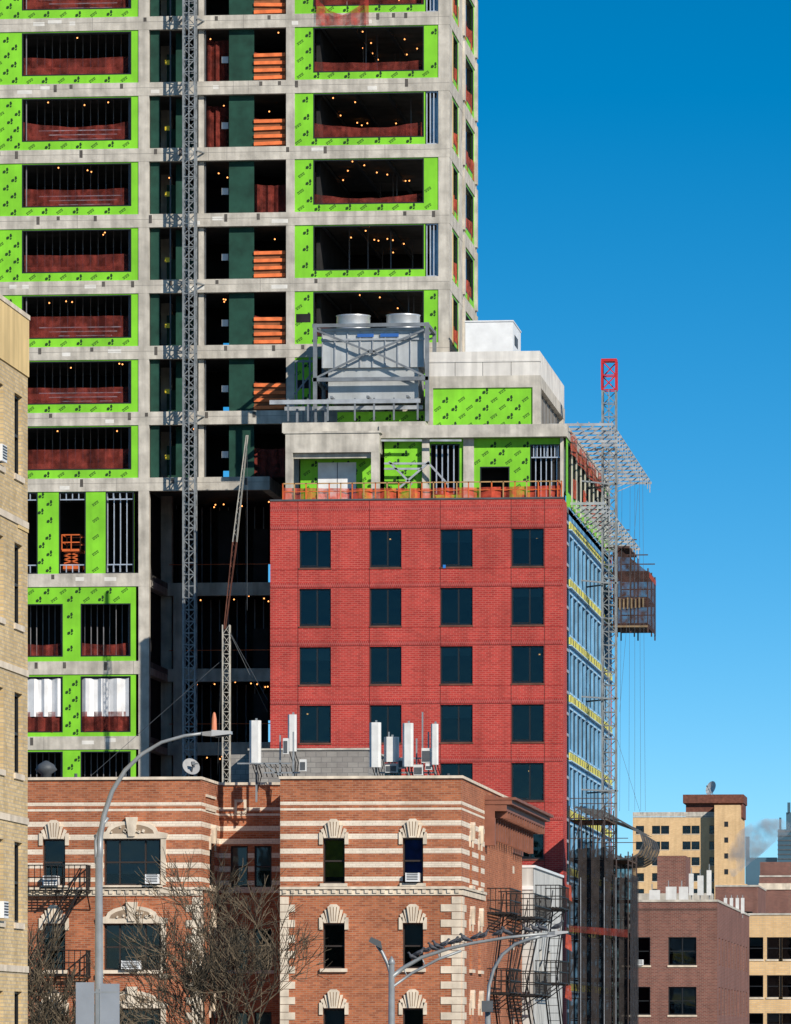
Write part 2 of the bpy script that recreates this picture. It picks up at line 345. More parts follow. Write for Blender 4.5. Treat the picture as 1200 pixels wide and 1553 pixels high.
for k in range(len(tops)-1):
    z0=tops[k+1]; z1=tops[k]-EB; h=z1-z0
    if h<1.5: continue
    up = k<=10
    if up:
        for (la,lb,ha,hb) in ((-8,210,33,199),(-175,-20,-150,-40)):
            hole=(U(ha),U(hb),z0+.45,z1-.06)
            green_wall(ft,tw,U(la),U(lb),z0,z1,[hole])
            studs(ft,tw,hole[0]+.3,hole[1]-.2,z0,z1+.4,-3.2,.42,.04,studd)
            drape(ft,tw.p('debris_netting',rednet),hole[0],hole[1],z0,z0+random.uniform(1.3,1.7),-.5,random.choice([0,.05,.1,.3]))
            drape(ft,tw.p('debris_netting',rednet),hole[0],hole[1],z0,z0+random.uniform(.9,1.2),-1.2,random.choice([0,.05]))
            if k%3!=1:
                zz=z0+1.1; q=tw.p('stacked_materials',studm)
                for i in range(3): ft.box(q,hole[0]+.8+i*.5,hole[1]-.6-i*.3,-.75-.2*i,-.81-.2*i,zz-.2*i,zz+.05-.2*i)
            for uu in (.03,.97): ft.box(tw.p('net_posts',studd),hole[0]+(hole[1]-hole[0])*uu,hole[0]+(hole[1]-hole[0])*uu+.05,-.3,-.35,z0,z1)
            for i in range(3): bulb(random.uniform(hole[0],hole[1]),-random.uniform(1,2.8),z1-.1)
    elif k==11:
        holes=[(U(a),U(b),z0,z1-.02) for a,b in ((-8,57),(89,130),(160,203))]
        green_wall(ft,tw,U(-8),U(203),z0,z1,holes)
        for hh in holes: studs(ft,tw,hh[0]+.05,hh[1]-.05,z1-.45,z1-.02,-.1,.4,.05); studs(ft,tw,hh[0]+.05,hh[1]-.05,z0,z0+.5,-.12,.4,.05)
        studs(ft,tw,U(162),U(201),z0,z1,-.3,.35,.05)
    else:
        zb=z0+.22 if k!=12 else z0+.25
        holes=[(U(30),U(95),zb,z1-.9 if k==12 else z1-.1),(U(122),U(198),zb,z1-.9 if k==12 else z1-.1)]
        green_wall(ft,tw,U(-8),U(206),z0,z1,holes)
        for hh in holes:
            if k==13:
                drape(ft,tw.p('debris_netting',rednet),hh[0],hh[1],hh[2],hh[2]+1.1,-.12,0); drape(ft,tw.p('plastic_sheeting',whites),hh[0]+.05,hh[1]-.1,hh[2]+.85,hh[3]-.1,-.14,.03)
            else:
                studs(ft,tw,hh[0],hh[1],z0,z1,-1.5,.35,.04,studd); drape(ft,tw.p('debris_netting',rednet),hh[0],hh[1],z0,z0+1.0,-.4,.1)
    gnet=tw.p('dark_netting',dkgreen)
    if up:
        ft.box(gnet,U(227),U(241),-.3,-.36,z0,z1)
        ft.box(gnet,U(262),U(276),-1.2,-1.26,z0,z1)
        ft.box(gnet,U(346),U(384),-.4,-.46,z0,z1+.02)
        ft.box(gnet,U(240),U(300),-3.2,-3.26,z0,z0+2.0-(k%2)*.5)
        ft.box(colp,U(300),U(308),-.3,-.6,z0,z1)
        op=tw.p('barrier_boards',orange)
        if k%4!=2:
            for i in range(4):
                j=random.uniform(-.05,.05); ft.prism(op,[(U(384),z0+.1+i*.4),(U(432),z0+.1+i*.4+j),(U(432),z0+.28+i*.4+j),(U(384),z0+.28+i*.4)],-.34,-.3)
            ft.box(tw.p('orange_backing',brownb),U(384),U(432),-.42,-.44,z0,z0+1.5)
        drape(ft,tw.p('debris_netting',rednet),U(384),U(434),z0,z1-.3 if k<3 else z0+1.6,-.6,.1)
        if k in (4,5,2): drape(ft,tw.p('debris_netting',rednet),U(308),U(346),z0,z1-.4,-1.0,.1)
        ft.box(tw.p('notice_signs',white),U(333),U(343),-.9,-.93,z0+1.1,z0+1.45)
        ft.box(tw.p('notice_signs_yellow',M('yellow_sign',(.7,.5,.03),.1,1,.6)),U(248),U(256),-.5,-.53,z0+1.0,z0+1.25)
        ft.box(tw.p('door_posts',steeld),U(309),U(311),-.35,-.4,z0,z1); ft.box(tw.p('door_posts',steeld),U(256),U(258),-.35,-.4,z0,z1)
    else:
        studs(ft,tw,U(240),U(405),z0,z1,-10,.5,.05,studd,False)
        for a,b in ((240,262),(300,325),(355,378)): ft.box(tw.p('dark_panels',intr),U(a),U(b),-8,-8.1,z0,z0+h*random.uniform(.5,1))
        ft.box(tw.p('safety_rails',orangem),U(227),U(408),-RC-.35,-RC-.38,z0+1.0,z0+1.04)
        for i in range(6): bulb(random.uniform(U(230),U(405)),-random.uniform(8,12),z1+.1)
    for i in range(3): bulb(random.uniform(U(230),U(430)),-random.uniform(1,7)-(RC if k>=11 else 0),z1-.1)
    if k<=9:
        l=475; rr=643
        holes=[(U(l),U(rr),z0+.38,z1-.05)]
        if k%2==1 or k==9:
            green_wall(ft,tw,U(447),U(645),z0,z1,holes); studs(ft,tw,U(647),U(663),z0,z1,-.15,.2,.06); ft.quad(tw.p('blue_wrap',bluep),U(653),U(664),z0,z1-.3,-.5)
        else:
            green_wall(ft,tw,U(447),U(665),z0,z1,holes)
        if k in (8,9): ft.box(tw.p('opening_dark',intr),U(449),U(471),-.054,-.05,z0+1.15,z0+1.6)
        dn=tw.p('debris_netting',rednet)
        if k!=7: drape(ft,dn,U(l),U(rr),z0+.1,z0+random.choice([1.0,1.25,1.35]),-.4,random.choice([.1,.3,.5]))
        for i in range(12): bulb(random.uniform(U(l),U(rr)),-random.uniform(1,14),z1+.2)
        for i in range(3): ft.box(tw.p('ceiling_ducts',steeld),U(480+50*i),U(484+50*i),-1,-15,z1+.1,z1+.25)
        for i in range(8):
            if random.random()<.7: uu=random.uniform(U(l),U(rr)); nn=-random.uniform(2,12); ft.box(tw.p('shoring_posts',studd),uu,uu+.06,nn,nn-.06,z0,z1+.42)
    fs=Side(uR)
    if k<=10:
        u1=Yx(697,uR); u2=Yx(702,uR); u3=YT+BK-.6
        fs.box(colp,YT+.56,YT+1.6,-.012,-.5,z0,z1); fs.box(colp,u1,u2,-.012,-.5,z0,z1); fs.box(colp,u3,u3+.6,-.012,-.5,z0,z1)
        for a,b in ((YT+1.6,u1),(u2,u3)):
            w=(b-a)
            green_wall(fs,tw,a,b,z0,z1,[(a+w*.22,b-w*.12,z0+.4,z1-.1)],mk=False)
            fs.box(tw.p('wood_jambs',buff),a+.02,a+w*.2,-.05,-.03,z0+.1,z1-.2)
            drape(fs,tw.p('orange_netting',rednetb),a+w*.2,b,z0+.1,z0+1.2,-.1,.05,6)
        fs.box(tw.p('interior_partitions',intr),YT+1,u3,-7,-7.2,z0,z1+.4)
drape(ft,tw.p('orange_netting',net('loose_red_net',(.5,.05,.035),.6)),U(480),U(560),Z_(550,38,YT),Z_(550,-5,YT),.12,.9)
# ------------------------------------------------------------------ HOIST MASTS
def hoist(name,c,w,z1,seg,ties):
    o=Obj(name); p=o.p('lattice_mast',mastg); lattice(p,c,w,0,z1,seg,.09,.045)
    b=o.p('base_frame',steeld); b.box(c[0]-w,c[0]+w,c[1]-w,c[1]+w,0.0,.35)
    p.bar((c[0],c[1]-w*.5-.05,0),(c[0],c[1]-w*.5-.05,z1),.05)
    for (z,x2,y2) in ties:
        for s in (-.5,.5): o.p('wall_ties',mastg).bar((c[0]+s*w,c[1],z),(x2+s*w*2,y2,z),.07)
    return o
cm=(X_(288,311.0),311.0)
hoist('construction_hoist_mast',cm,.62,tops[0]+2,.62,[(t-.3,cm[0],YT) for t in tops[:11:2]])
sl=Obj('scissor_lift'); z0=tops[12]+.0; xc=U(106); yc=YT+1.3; q=sl.p('chassis',orangem)
q.box(xc-.45,xc+.45,yc-.8,yc+.8,z0+.2,z0+.55)
for s in (-1,1):
    for t in (-1,1): sl.p('wheels',black,True).tube([(xc+s*.36,yc+t*.55,z0+.18),(xc+s*.5,yc+t*.55,z0+.18)],.18,12)
for i in range(3):
    sl.p('scissor_arms',orangem).bar((xc-.4,yc-.7,z0+.6+i*.2),(xc+.4,yc-.7,z0+.8+i*.2),.06); sl.p('scissor_arms',orangem).bar((xc+.4,yc-.7,z0+.6+i*.2),(xc-.4,yc-.7,z0+.8+i*.2),.06)
q2=sl.p('platform',orangem); q2.box(xc-.5,xc+.5,yc-.85,yc+.85,z0+1.22,z0+1.35)
for zz in (1.7,2.1):
    for a,b in (((-.5,-.85),(.5,-.85)),((.5,-.85),(.5,.85)),((-.5,.85),(.5,.85)),((-.5,-.85),(-.5,.85))): q2.bar((xc+a[0],yc+a[1],z0+zz),(xc+b[0],yc+b[1],z0+zz),.06)
for a in ((-.5,-.85),(.5,-.85),(.5,.85),(-.5,.85),(0,-.85)): q2.bar((xc+a[0],yc+a[1],z0+1.3),(xc+a[0],yc+a[1],z0+2.1),.05)
# ------------------------------------------------------------------ RED BRICK BUILDING
rb=Obj('red_brick_apartment_block'); YR=303.0; fr=Front(YR)
rl=X_(410,YR); rr=X_(854,YR); zr=Z_(632,758,YR); XS=rr; YE=340.0
def RU(px): return X_(px,YR)
def RZ(py): return Z_(632,py,YR)
wc=[(454,502),(561,609),(668,717),(776,825)]
rows=[803+88.7*k for k in range(0,12)]
holes=[]
for y in rows:
    if RZ(y+57)<3.5: continue
    for a,b in wc: holes.append((RU(a),RU(b),RZ(y+57),RZ(y)))
fr.wall(rb.p('brick_walls',redbr),rl,rr,0,zr,holes,.2)
random.seed(3)
for i,h in enumerate(holes):
    window(fr,rb,*h,n=-.16,g=glasst,fw=.075,mull=[.56],sash=False,back=2.0,ib=random.choice([0,0,0,0,.25,.35]) )
    fr.box(rb.p('window_frames',black),h[0]+.07,h[0]+(h[1]-h[0])*.53,-.2,-.12,h[2]+.1,h[2]+.13)
    if random.random()<.45: rb.p('room_lights',lampon).box(*(lambda c:(c.x-.04,c.x+.04,c.y-.04,c.y+.04,c.z-.03,c.z+.03))(fr.pt(random.uniform(h[0]+.2,h[1]-.3),-1.6,h[3]-.35)))
    fr.box(rb.p('window_sills',rust),h[0]-.03,h[1]+.03,-.15,.035,h[2]-.08,h[2]-.003)
jp=rb.p('expansion_joints',M('joint_sealant',(.12,.02,.018),.1,2,.8))
def cutband(fr,p,u0,u1,z0,z1,hs,n): fr.wall(p,u0,u1,z0,z1,hs,0,n)
for y in rows:
    zz=RZ(y-.5)
    if zz<1: continue
    cutband(fr,jp,rl,rr,zz+.02,zz+.055,[],.004)
    cutband(fr,jp,rl,rr,zz-2.05,zz-2.035,holes,.004)
for px in (452,560.5,668,775.5,826):
    cutband(fr,jp,RU(px)-.016,RU(px)+.016,.0,zr-.02,holes,.006)
sld=rb.p('soldier_courses',brick('soldier_brick',(.47,.047,.040),(.34,.034,.031),(.48,.14,.12),.1,.3,.014,.2))
for y in rows: fr.wall(sld,rl,rr,RZ(y)+.06,RZ(y)+.30,[],0,.003)
fr.wall(sld,rl,rr,zr-.55,zr-.3,[],0,.003)
fr.box(rb.p('parapet_coping',steeld),rl-.03,rr+.03,.05,-.35,zr,zr+.08)
tg=rb.p('blue_tape',M('blue_tape_mat',(.02,.2,.6),.1,2,.6)); fr.box(tg,RU(672),RU(676),-.1,.04,RZ(862),RZ(857))
bw=rb.p('brick_walls',redbr)
bw.quad((rl,YR,0),(rl,YT-.01,0),(rl,YT-.01,zr),(rl,YR,zr))
bw.quad((rl,YE,0),(rr,YE,0),(rr,YE,zr),(rl,YE,zr)); bw.quad((rl+.02,YT-.01,0),(rl+.02,YE,0),(rl+.02,YE,zr),(rl+.02,YT-.01,zr))
rb.p('roof',roofm).box(rl+.05,rr-.05,YR+.36,YE-.05,zr-.4,zr-.1)
fs=Side(XS); Fh=RZ(803)-RZ(891.7)
PB=YR+2.6; BB=YR+4.6
fs.wall(bw,YR,PB,0,zr,[],0,0.0)
fs.box(rb.p('corner_recess',black),PB,BB,-.3,-.1,0,zr)
for k in range(30): fs.box(rb.p('corner_brackets',steel),PB+.2,BB,-.098,-.02,zr-1-k*1.1,zr-.85-k*1.1)
sh=[]
for k in range(12):
    zt=RZ(803)-k*Fh
    if zt-2.0<2: break
    u=BB+.8
    while u<YE-2:
        sh.append((u,u+1.9,zt-2.05,zt)); u+=3.0
fs.wall(rb.p('blue_sheathing',bluep),BB,YE,0,zr,sh,.2,-.05)
memb=M('membrane',(.035,.08,.13),.3,1,.7)
for h in sh:
    window(fs,rb,*h,n=-.18,g=glasst,fw=.08,mull=[.5],sash=False)
    for dz in (h[2]-.14,h[3]+.02): fs.box(rb.p('flashing',pbl),h[0]-.1,h[1]+.1,-.046,-.02,dz,dz+.08)
    fs.box(rb.p('flashing',pbl),h[1]+.01,h[1]+.1,-.046,-.03,h[2]-.03,h[3]+.02)
    if random.random()<.6: fs.quad(rb.p('dark_membrane',memb),h[1]+.14,h[1]+.95,h[2],h[3],-.044)
for k in range(12):
    zt=RZ(803)-k*Fh+.62
    if zt<2: break
    fs.box(rb.p('insulation_band',yelins),BB+.1,YE,-.048,.03,zt-.24,zt+.12)
    fs.box(rb.p('shelf_angles',pbl),BB+.1,YE,-.048,.1,zt-.33,zt-.28)
    u=BB+.2
    while u<YE-1:
        fs.box(rb.p('insulation_dark',steeld),u,u+.3,.032,.045,zt-.2,zt+.08); u+=random.uniform(1.0,2.6)
ph=rb
Y1=306.0; f1=Front(Y1)
def u1(px): return X_(px,Y1)
def z1_(py): return Z_(700,py,Y1)
zr2=z1_(665); zt2=z1_(646)
hs=[(u1(653),u1(697),z1_(750),z1_(673)),(u1(728),u1(773),zr,z1_(708)),(u1(804),u1(852),zr,z1_(675)),(u1(704),u1(719),zr-.1,z1_(672))]
green_wall(f1,ph,u1(583),u1(854),zr-.2,zr2,hs)
studs(f1,ph,hs[0][0],hs[0][1],hs[0][2],hs[0][3],-.1,.32,.06); studs(f1,ph,hs[2][0],hs[2][1],hs[2][2],hs[2][3],-.3,.3,.05); studs(f1,ph,hs[2][0],hs[2][1],hs[2][3]-.7,hs[2][3],-.1,.2,.05)
cph=ph.p('concrete_frame',conc)
f1.box(cph,u1(703),u1(719),.05,-.4,zr-.1,zr2); f1.box(cph,u1(641),u1(652),.25,-.4,zr-.1,zr2); f1.box(cph,u1(850),u1(854.8),.05,-.4,zr-.1,zr2)
ph.p('setback_interior',intr).box(u1(583),u1(850),Y1+2.5,Y1+2.7,zr-.1,zr2)
xe=XS
cph.box(X_(575,305.4),xe,305.4,YE-1.5,zr2,zt2)
shh=[];u=Y1+1.2
while u<YE-4: shh.append((u,u+2.2,zr+.7,zr2-.15)); u+=3.2
fs2=Side(XS-.03)
green_wall(fs2,ph,Y1,YE-1.5,zr-.2,zr2,shh,-.03,False)
for i,h in enumerate(shh):
    studs(fs2,ph,h[0],h[1],h[2],h[3],-.2,.4,.05); fs2.box(cph,h[1]+.05,h[1]+.6,-.025,.02,zr,zr2)
    if i%2: drape(fs2,ph.p('orange_netting',rednetb),h[0],h[1],h[2],h[2]+1.0,.05,0,4)
fs2.box(ph.p('setback_interior',intr),Y1+.5,YE-2,-2.5,-2.7,zr,zr2)
Y2=304.6; f2=Front(Y2)
def u2(px): return X_(px,Y2)
def z2_(py): return Z_(500,py,Y2)
f2.box(cph,u2(433),u2(575),0,-3.2,z2_(686),z2_(657)); f2.box(cph,u2(430),u2(578),.06,-3.25,z2_(657),z2_(654))
f2.box(cph,u2(433),u2(444),-.01,-.5,zr-.1,z2_(686)); f2.box(cph,u2(563),u2(575),-.01,-.5,zr-.1,z2_(686)); f2.box(cph,u2(433),u2(444),-2.7,-3.2,zr-.1,z2_(686))
f2.box(cph,u2(444),u2(563),-.3,-.6,z2_(694),z2_(686))
f3=Front(Y2+1.6)
green_wall(f3,ph,u2(450),u2(566),zr-.2,z2_(690),[])
f3.box(ph.p('white_panel',whites),u2(477),u2(535),-.03,.03,zr+.3,z2_(697)); f3.box(ph.p('white_panel_joint',steeld),u2(506),u2(507),.031,.04,zr+.3,z2_(697))
sb=ph.p('steel_beams',steel)
for a,b in (((583,703),(652,703)),((583,711),(640,711)),((600,745),(652,700)),((648,700),(680,735)),((590,700),(625,735)),((652,668),(700,668)),((578,668),(640,668))):
    sb.bar(P(*a,305.2),P(*b,305.2),.1)
sr=Obj('roof_edge_safety_fence'); yy=YR+.45
for i in range(25):
    x=rl+.6+(rr-rl-.7)*i/24
    sr.p('posts',wood if i%2 else orangem).bar((x,yy,zr),(x,yy,zr+.95),.06)
sr.p('rails',orangem).box(rl+.6,rr-.1,yy-.02,yy+.02,zr+.5,zr+.54)
sr.p('top_rail',wood).box(rl+.6,rr-.1,yy-.03,yy+.03,zr+.9,zr+.96)
drape(Front(yy+.05),sr.p('orange_netting',net('fence_net',(.66,.085,.04),.75)),rl+.6,rr-.1,zr,zr+.72,0,.08,40)
for k in range(8): 
    y=yy+k*4.4
    sr.p('posts_side',orangem).bar((XS-.3,y,zr),(XS-.3,y,zr+.95),.06)
sr.p('rails_side',orangem).bar((XS-.3,yy,zr+.95),(XS-.3,YE-1,zr+.95),.07)
Y3=307.5; f4=Front(Y3)
def u3_(px): return X_(px,Y3)
def z3(py): return Z_(730,py,Y3)
ur=u3_(820)
green_wall(f4,ph,u3_(657),u3_(808),zt2,z3(588),[])
f4.box(cph,u3_(649),u3_(657),.03,-.5,zt2,z3(588)); f4.box(cph,u3_(808),ur,.03,-.5,zt2,z3(588))
cl=ph.p('parapet_walls',concl)
f4.box(cph,u3_(649),ur,.03,-.45,z3(588),z3(570))
zpt=z3(533)
f4.box(cl,u3_(651),ur-.04,0,-.3,z3(570),zpt)
f4.box(cl,u3_(651)-.03,ur,.04,-.34,z3(549),z3(546))
for px in (690,732,775): f4.box(ph.p('concrete_joints',concd),u3_(px),u3_(px)+.03,0,.004,z3(570),z3(549))
fs4=Side(ur)
yb=Yx(857,ur)
fs4.box(cl,Y3+.3,yb,-.04,-.34,z3(570),zpt); fs4.box(cph,Y3+.45,yb,0,-.45,z3(588),z3(570))
fs4.wall(ph.p('side_infill',M('grey_panel',(.26,.25,.23),.25,1,.8,streak=.3)),Y3+.5,yb-1,zt2,z3(588),[],0,-.25)
for k in range(6): fs4.box(ph.p('concrete_joints',concd),Y3+2+k*2.3,Y3+2.1+k*2.3,-.25,-.2,zt2,z3(588))
fs4.box(cph,yb-1,yb,-.01,-.4,zt2,z3(588))
ph.p('roof_slab',roofm).box(u3_(651)+.1,ur-.3,Y3+.3,yb,z3(575),z3(570))
ph.p('side_infill_left',conc).box(u3_(650),u3_(650)+.2,Y3+.5,yb,zt2,z3(570))
mb=ph.p('mechanical_box',white); Ym=311.0
mb.box(X_(706,Ym),X_(778,Ym),Ym,Ym+5,Z_(740,531,Ym)-.8,Z_(740,488,Ym)); 
ph.p('mechanical_box_cap',white).box(X_(705,Ym),X_(779,Ym),Ym-.05,Ym+5.05,Z_(740,488,Ym)+.002,Z_(740,486,Ym))
ph.p('mechanical_louvre',steeld).box(X_(778,Ym)-.01,X_(778,Ym)+.02,Ym+1,Ym+3,Z_(740,520,Ym),Z_(740,505,Ym))
# ------------------------------------------------------------------ COOLING TOWER on dunnage
ct=Obj('rooftop_cooling_tower'); Yc=307.2; fc=Front(Yc)
def uc(px): return X_(px,Yc)
def zc_(py): return Z_(560,py,Yc)
b=ct.p('casing',galv); fc.box(b,uc(488),uc(641),-.4,-3.6,zc_(556),zc_(497)); fc.box(b,uc(496),uc(633),-.6,-3.4,zc_(604),zc_(556))
for i in range(0,9):
    u=uc(488)+(uc(641)-uc(488))*i/8; fc.box(ct.p('casing_ribs',steel),u-.03,u+.03,-.39,-.33,zc_(556),zc_(497))
fc.box(ct.p('casing_ribs',steel),uc(486),uc(643),-.3,-.392,zc_(515),zc_(512)); fc.box(ct.p('casing_ribs',steel),uc(486),uc(643),-.3,-.392,zc_(500),zc_(496))
plc=M('placard_blue',(.03,.12,.4),.1,1,.5)
fc.box(ct.p('blue_placard',plc),uc(541),uc(566),-.31,-.298,zc_(510),zc_(505)); fc.box(ct.p('blue_placard',plc),uc(576),uc(604),-.31,-.298,zc_(510),zc_(505))
for px in (530,606):
    c=fc.pt(uc(px),-1.9,0); 
    ct.p('fan_cowls',alum,True).tube([c+Vector((0,0,zc_(496))),c+Vector((0,0,zc_(488))),c+Vector((0,0,zc_(474))),c+Vector((0,0,zc_(472)))],[.86,.9,.88,.92],28)
    ct.p('fan_hubs',steeld,True).tube([c+Vector((0,0,zc_(472)+.005)),c+Vector((0,0,zc_(472)+.06))],[.5,.4],16)
s=ct.p('steel_frame',M('frame_steel',(.20,.22,.24),.3,2,.55,metal=.3))
for Y in (Yc,Yc+3.9):
    for px in (478,648): s.bar((X_(px,Yc),Y,zc_(640)),(X_(px,Yc),Y,zc_(490)),.2)
    zz=zc_(493); s.bar((uc(474),Y,zz),(uc(650),Y,zz),.18)
    zz=zc_(575); s.bar((uc(474),Y,zz),(uc(650),Y,zz),.2)
    s.bar((uc(480),Y,zc_(500)),(uc(560),Y,zc_(533)),.1); s.bar((uc(480),Y,zc_(572)),(uc(560),Y,zc_(533)),.1)
    s.bar((uc(646),Y,zc_(500)),(uc(566),Y,zc_(533)),.1); s.bar((uc(646),Y,zc_(572)),(uc(566),Y,zc_(533)),.1)
    s.bar((uc(560),Y,zc_(533)),(uc(566),Y,zc_(533)),.2)
for px in (478,648):
    for py in (493,575): s.bar((uc(px),Yc,zc_(py)),(uc(px),Yc+3.9,zc_(py)),.16)
s2=ct.p('dunnage_beams',steel)
s2.bar((uc(412),Yc-.8,zc_(611)),(uc(640),Yc-.8,zc_(611)),.14,.22)
s2.bar((uc(430),Yc+.5,zc_(617)),(uc(640),Yc+.5,zc_(617)),.14,.2)
for px in (440,470,500,541,570,600,636): s.bar((uc(px),Yc-.8,zc_(640)),(uc(px),Yc-.8,zc_(606)),.09)
for px in (452,480,495): s.bar((uc(px),Yc-.3,zc_(655)),(uc(px),Yc-.3,zc_(620)),.12)
for px in (505,560,620): s.bar((uc(px),Yc-.8,zc_(604)),(uc(px),Yc+3,zc_(604)),.12)
fg=Front(Yc+2.0); green_wall(fg,ph,uc(505),uc(648),zc_(660),zc_(618),[],mk=True)
ph.p('setback_deck',conc).box(uc(434),uc(650),305.5,311.5,zc_(660),zc_(645))
for k in range(5): s.bar(P(450+10*k,548-3*k,Yc+3),P(450+10*k,640,Yc+3),.09)
s.bar(P(447,548,Yc+3),P(478,548,Yc+3),.1); s.bar(P(447,598,Yc+3),P(478,560,Yc+3),.08)
# ------------------------------------------------------------------ RIGHT HOIST MAST
YM=319.0; cm2=(X_(924.5,YM),YM); zT=Z_(924,592,YM)
hm=hoist('construction_hoist_mast',cm2,.72,zT,.72,[])
lattice(hm.p('mast_head',redp),cm2,.76,zT,Z_(924,548,YM),.75,.1,.06)
hm.p('mast_head',redp).box(cm2[0]-.42,cm2[0]+.42,cm2[1]-.42,cm2[1]+.42,Z_(924,549,YM),Z_(924,545,YM))
for py in (735,885,1060,1200):
    z=Z_(924,py,YM)
    for dy in (-.5,.5): hm.p('wall_ties',mastg).bar((cm2[0],YM+dy*.7,z),(XS-.2,YM+dy*5,z),.08)
    hm.p('wall_ties',mastg).bar((cm2[0]-.5,YM-.36,z),(cm2[0]+.5,YM-.36,z),.09)
hc=hm.p('hoist_cables',steeld)
for k,(px,py) in enumerate(((938,700),(944,690),(956,728),(963,726),(970,724),(975,722))):
    hc.bar(P(px,py,YM+2),P(px-6+2*k,1230,YM+2),.014)
hc.bar(P(940,1080,YM+1),P(968,740,YM+1),.014); hc.bar(P(936,1120,YM+1),P(972,1235,YM+1),.014)
# ------------------------------------------------------------------ OUTRIGGER RACKS
def rack(name,reach,Ya,Yb,nb,zref,xs):
    o=Obj(name); p=o.p('cantilever_beams',steel); z=zref
    for i in range(nb):
        y=Ya+(Yb-Ya)*i/(nb-1); p.bar((xs-1.0,y,z),(xs+reach,y,z),.07,.14); p.bar((xs+reach-.1,y,z),(xs+reach-.1,y,z-.55),.05)
        p.bar((xs+.1,y,z-.6),(xs+reach*.6,y,z-.05),.04)
    for k in range(4): xx=xs+reach*(.25+.25*k)-.1; o.p('stringers',steel).bar((xx,Ya,z+.12),(xx,Yb,z+.12),.05)
    return o
rack('cantilevered_steel_outriggers',2.35,306.5,YE-1,16,zt2+.05,XS)
rack('cantilevered_steel_outriggers',1.75,309,YE-2,13,RZ(762)+.4,XS)
o=ALL[-2]
drape(Side(XS+.05),o.p('orange_netting',rednetb),308,YE-6,zt2-1.3,zt2-.1,0,.3,14)
dp=Obj('netted_loading_platform'); Ya,Yb_=333.,339.5; xa=X_(936,Ya)-.2; xb=X_(983,Ya)
def zq(py): return Z_(960,py,Ya)
zfl=[zq(828),zq(866),zq(905),zq(945)]
st=dp.p('steel_frame',M('platform_frame_dark',(.07,.04,.035),.4,2,.8))
for z,x2 in zip(zfl,(xa+.9,xb,xb,xb)):
    st.box(xa,x2,Ya,Yb_,z-.12,z)
    for y in (Ya,Yb_): st.bar((xa,y,z+.9),(x2,y,z+.9),.06)
for x in (xa,(xa+xb)/2,xb):
    for y in (Ya,(Ya+Yb_)/2,Yb_): st.bar((x,y,zq(960)),(x,y,zq(832 if x<xb else 862)),.08)
ned=dp.p('debris_netting',net('brown_net',(.06,.026,.022),.9))
ned.quad((xa,Ya-.05,zfl[2]),(xb,Ya-.05,zfl[2]),(xb,Ya-.05,zq(868)),(xa,Ya-.05,zq(825)))
ned.quad((xa,Ya-.05,zfl[3]-.5),(xb,Ya-.05,zfl[3]),(xb,Ya-.05,zfl[2]-.1),(xa,Ya-.05,zfl[2]-.1))
ned.quad((xb+.05,Ya,zfl[3]-.3),(xb+.05,Yb_,zfl[3]-.3),(xb+.05,Yb_,zq(866)),(xb+.05,Ya,zq(866)))
pk=dp.p('timber_planks',woodm)
for i in range(8): pk.box(xa+.1+i*.22,xa+.19+i*.22,Ya-.12,Ya-.06,zfl[2]-.75+i*.02,zfl[2]-.05-.04*(i%3))
for i in range(3):dp.p('timber_planks',woodm).box(xa,xb,Ya-.3+i*.3,Ya-.1+i*.3,zfl[3]-.25,zfl[3]-.15)
dp.p('orange_netting',rednetb).quad((xb+.07,Ya,zq(876)),(xb+.07,Yb_,zq(876)),(xb+.07,Yb_,zq(868)),(xb+.07,Ya,zq(868)))
for y in (Ya+.5,Yb_-.5):
    for z in zfl: st.bar((XS-.3,y,z-.06),(xa,y,z-.06),.1)
# ------------------------------------------------------------------ NETTED SCAFFOLD lower right
sc=Obj('netted_scaffold'); p=sc.p('scaffold_tubes',M('scaffold_tube_dark',(.07,.05,.045),.4,2,.7)); Ys0,Ys1=296.0,302.6; xs0=X_(864,Ys0); xs1=X_(953,Ys0)
ztop=Z_(900,1222,Ys0); lv=[2*k+.0 for k in range(int(ztop/2)+1)]
for i in range(6):
    x=xs0+(xs1-xs0)*i/5
    for y in (Ys0,(Ys0+Ys1)/2,Ys1): p.bar((x,y,0),(x,y,ztop-(0 if i<4 else 2.3)),.06)
for z in lv[1:]:
    x2=xs1 if z<ztop-2.5 else xs0+(xs1-xs0)*.65
    for y in (Ys0,Ys1): p.bar((xs0,y,z),(x2,y,z),.06); p.bar((xs0,y,z+1),(x2,y,z+1),.04)
    sc.p('plank_decks',woodd).box(xs0,x2,Ys0+.1,Ys1-.1,z-.12,z-.06)
    for i in range(0,5,2):
        a=xs0+(xs1-xs0)*i/5; c=xs0+(xs1-xs0)*(i+1)/5
        if c<x2: p.bar((a,Ys0,z),(c,Ys0,z+2 if z+2<ztop else ztop),.04)
nm=sc.p('black_netting',blknet)
def wav(xa,xb,y,z0,z1,n=10):
    for i in range(n):
        a=xa+(xb-xa)*i/n;b=xa+(xb-xa)*(i+1)/n; o1=.16*math.sin(i*2.1); o2=.16*math.sin((i+1)*2.1)
        nm.quad((a,y+o1,z0),(b,y+o2,z0),(b,y+o2,z1-.3*random.random()),(a,y+o1,z1-.3*random.random()))
wav(xs0,xs0+(xs1-xs0)*.75,Ys0-.15,0,ztop-2.0); wav(xs0+(xs1-xs0)*.75,xs1,Ys0-.15,0,ztop-3.4,5); wav(xs0,xs1,Ys1+.1,0,ztop-2.2)
nm.quad((xs1+.1,Ys0,0),(xs1+.1,Ys1,0),(xs1+.1,Ys1,ztop-3.4),(xs1+.1,Ys0,ztop-3.4))
ls=sc.p('netting_lacing',steel)
for i in (1,3,4): x=xs0+(xs1-xs0)*i/5; ls.bar((x,Ys0-.33,0),(x,Ys0-.33,ztop-3.6),.025)
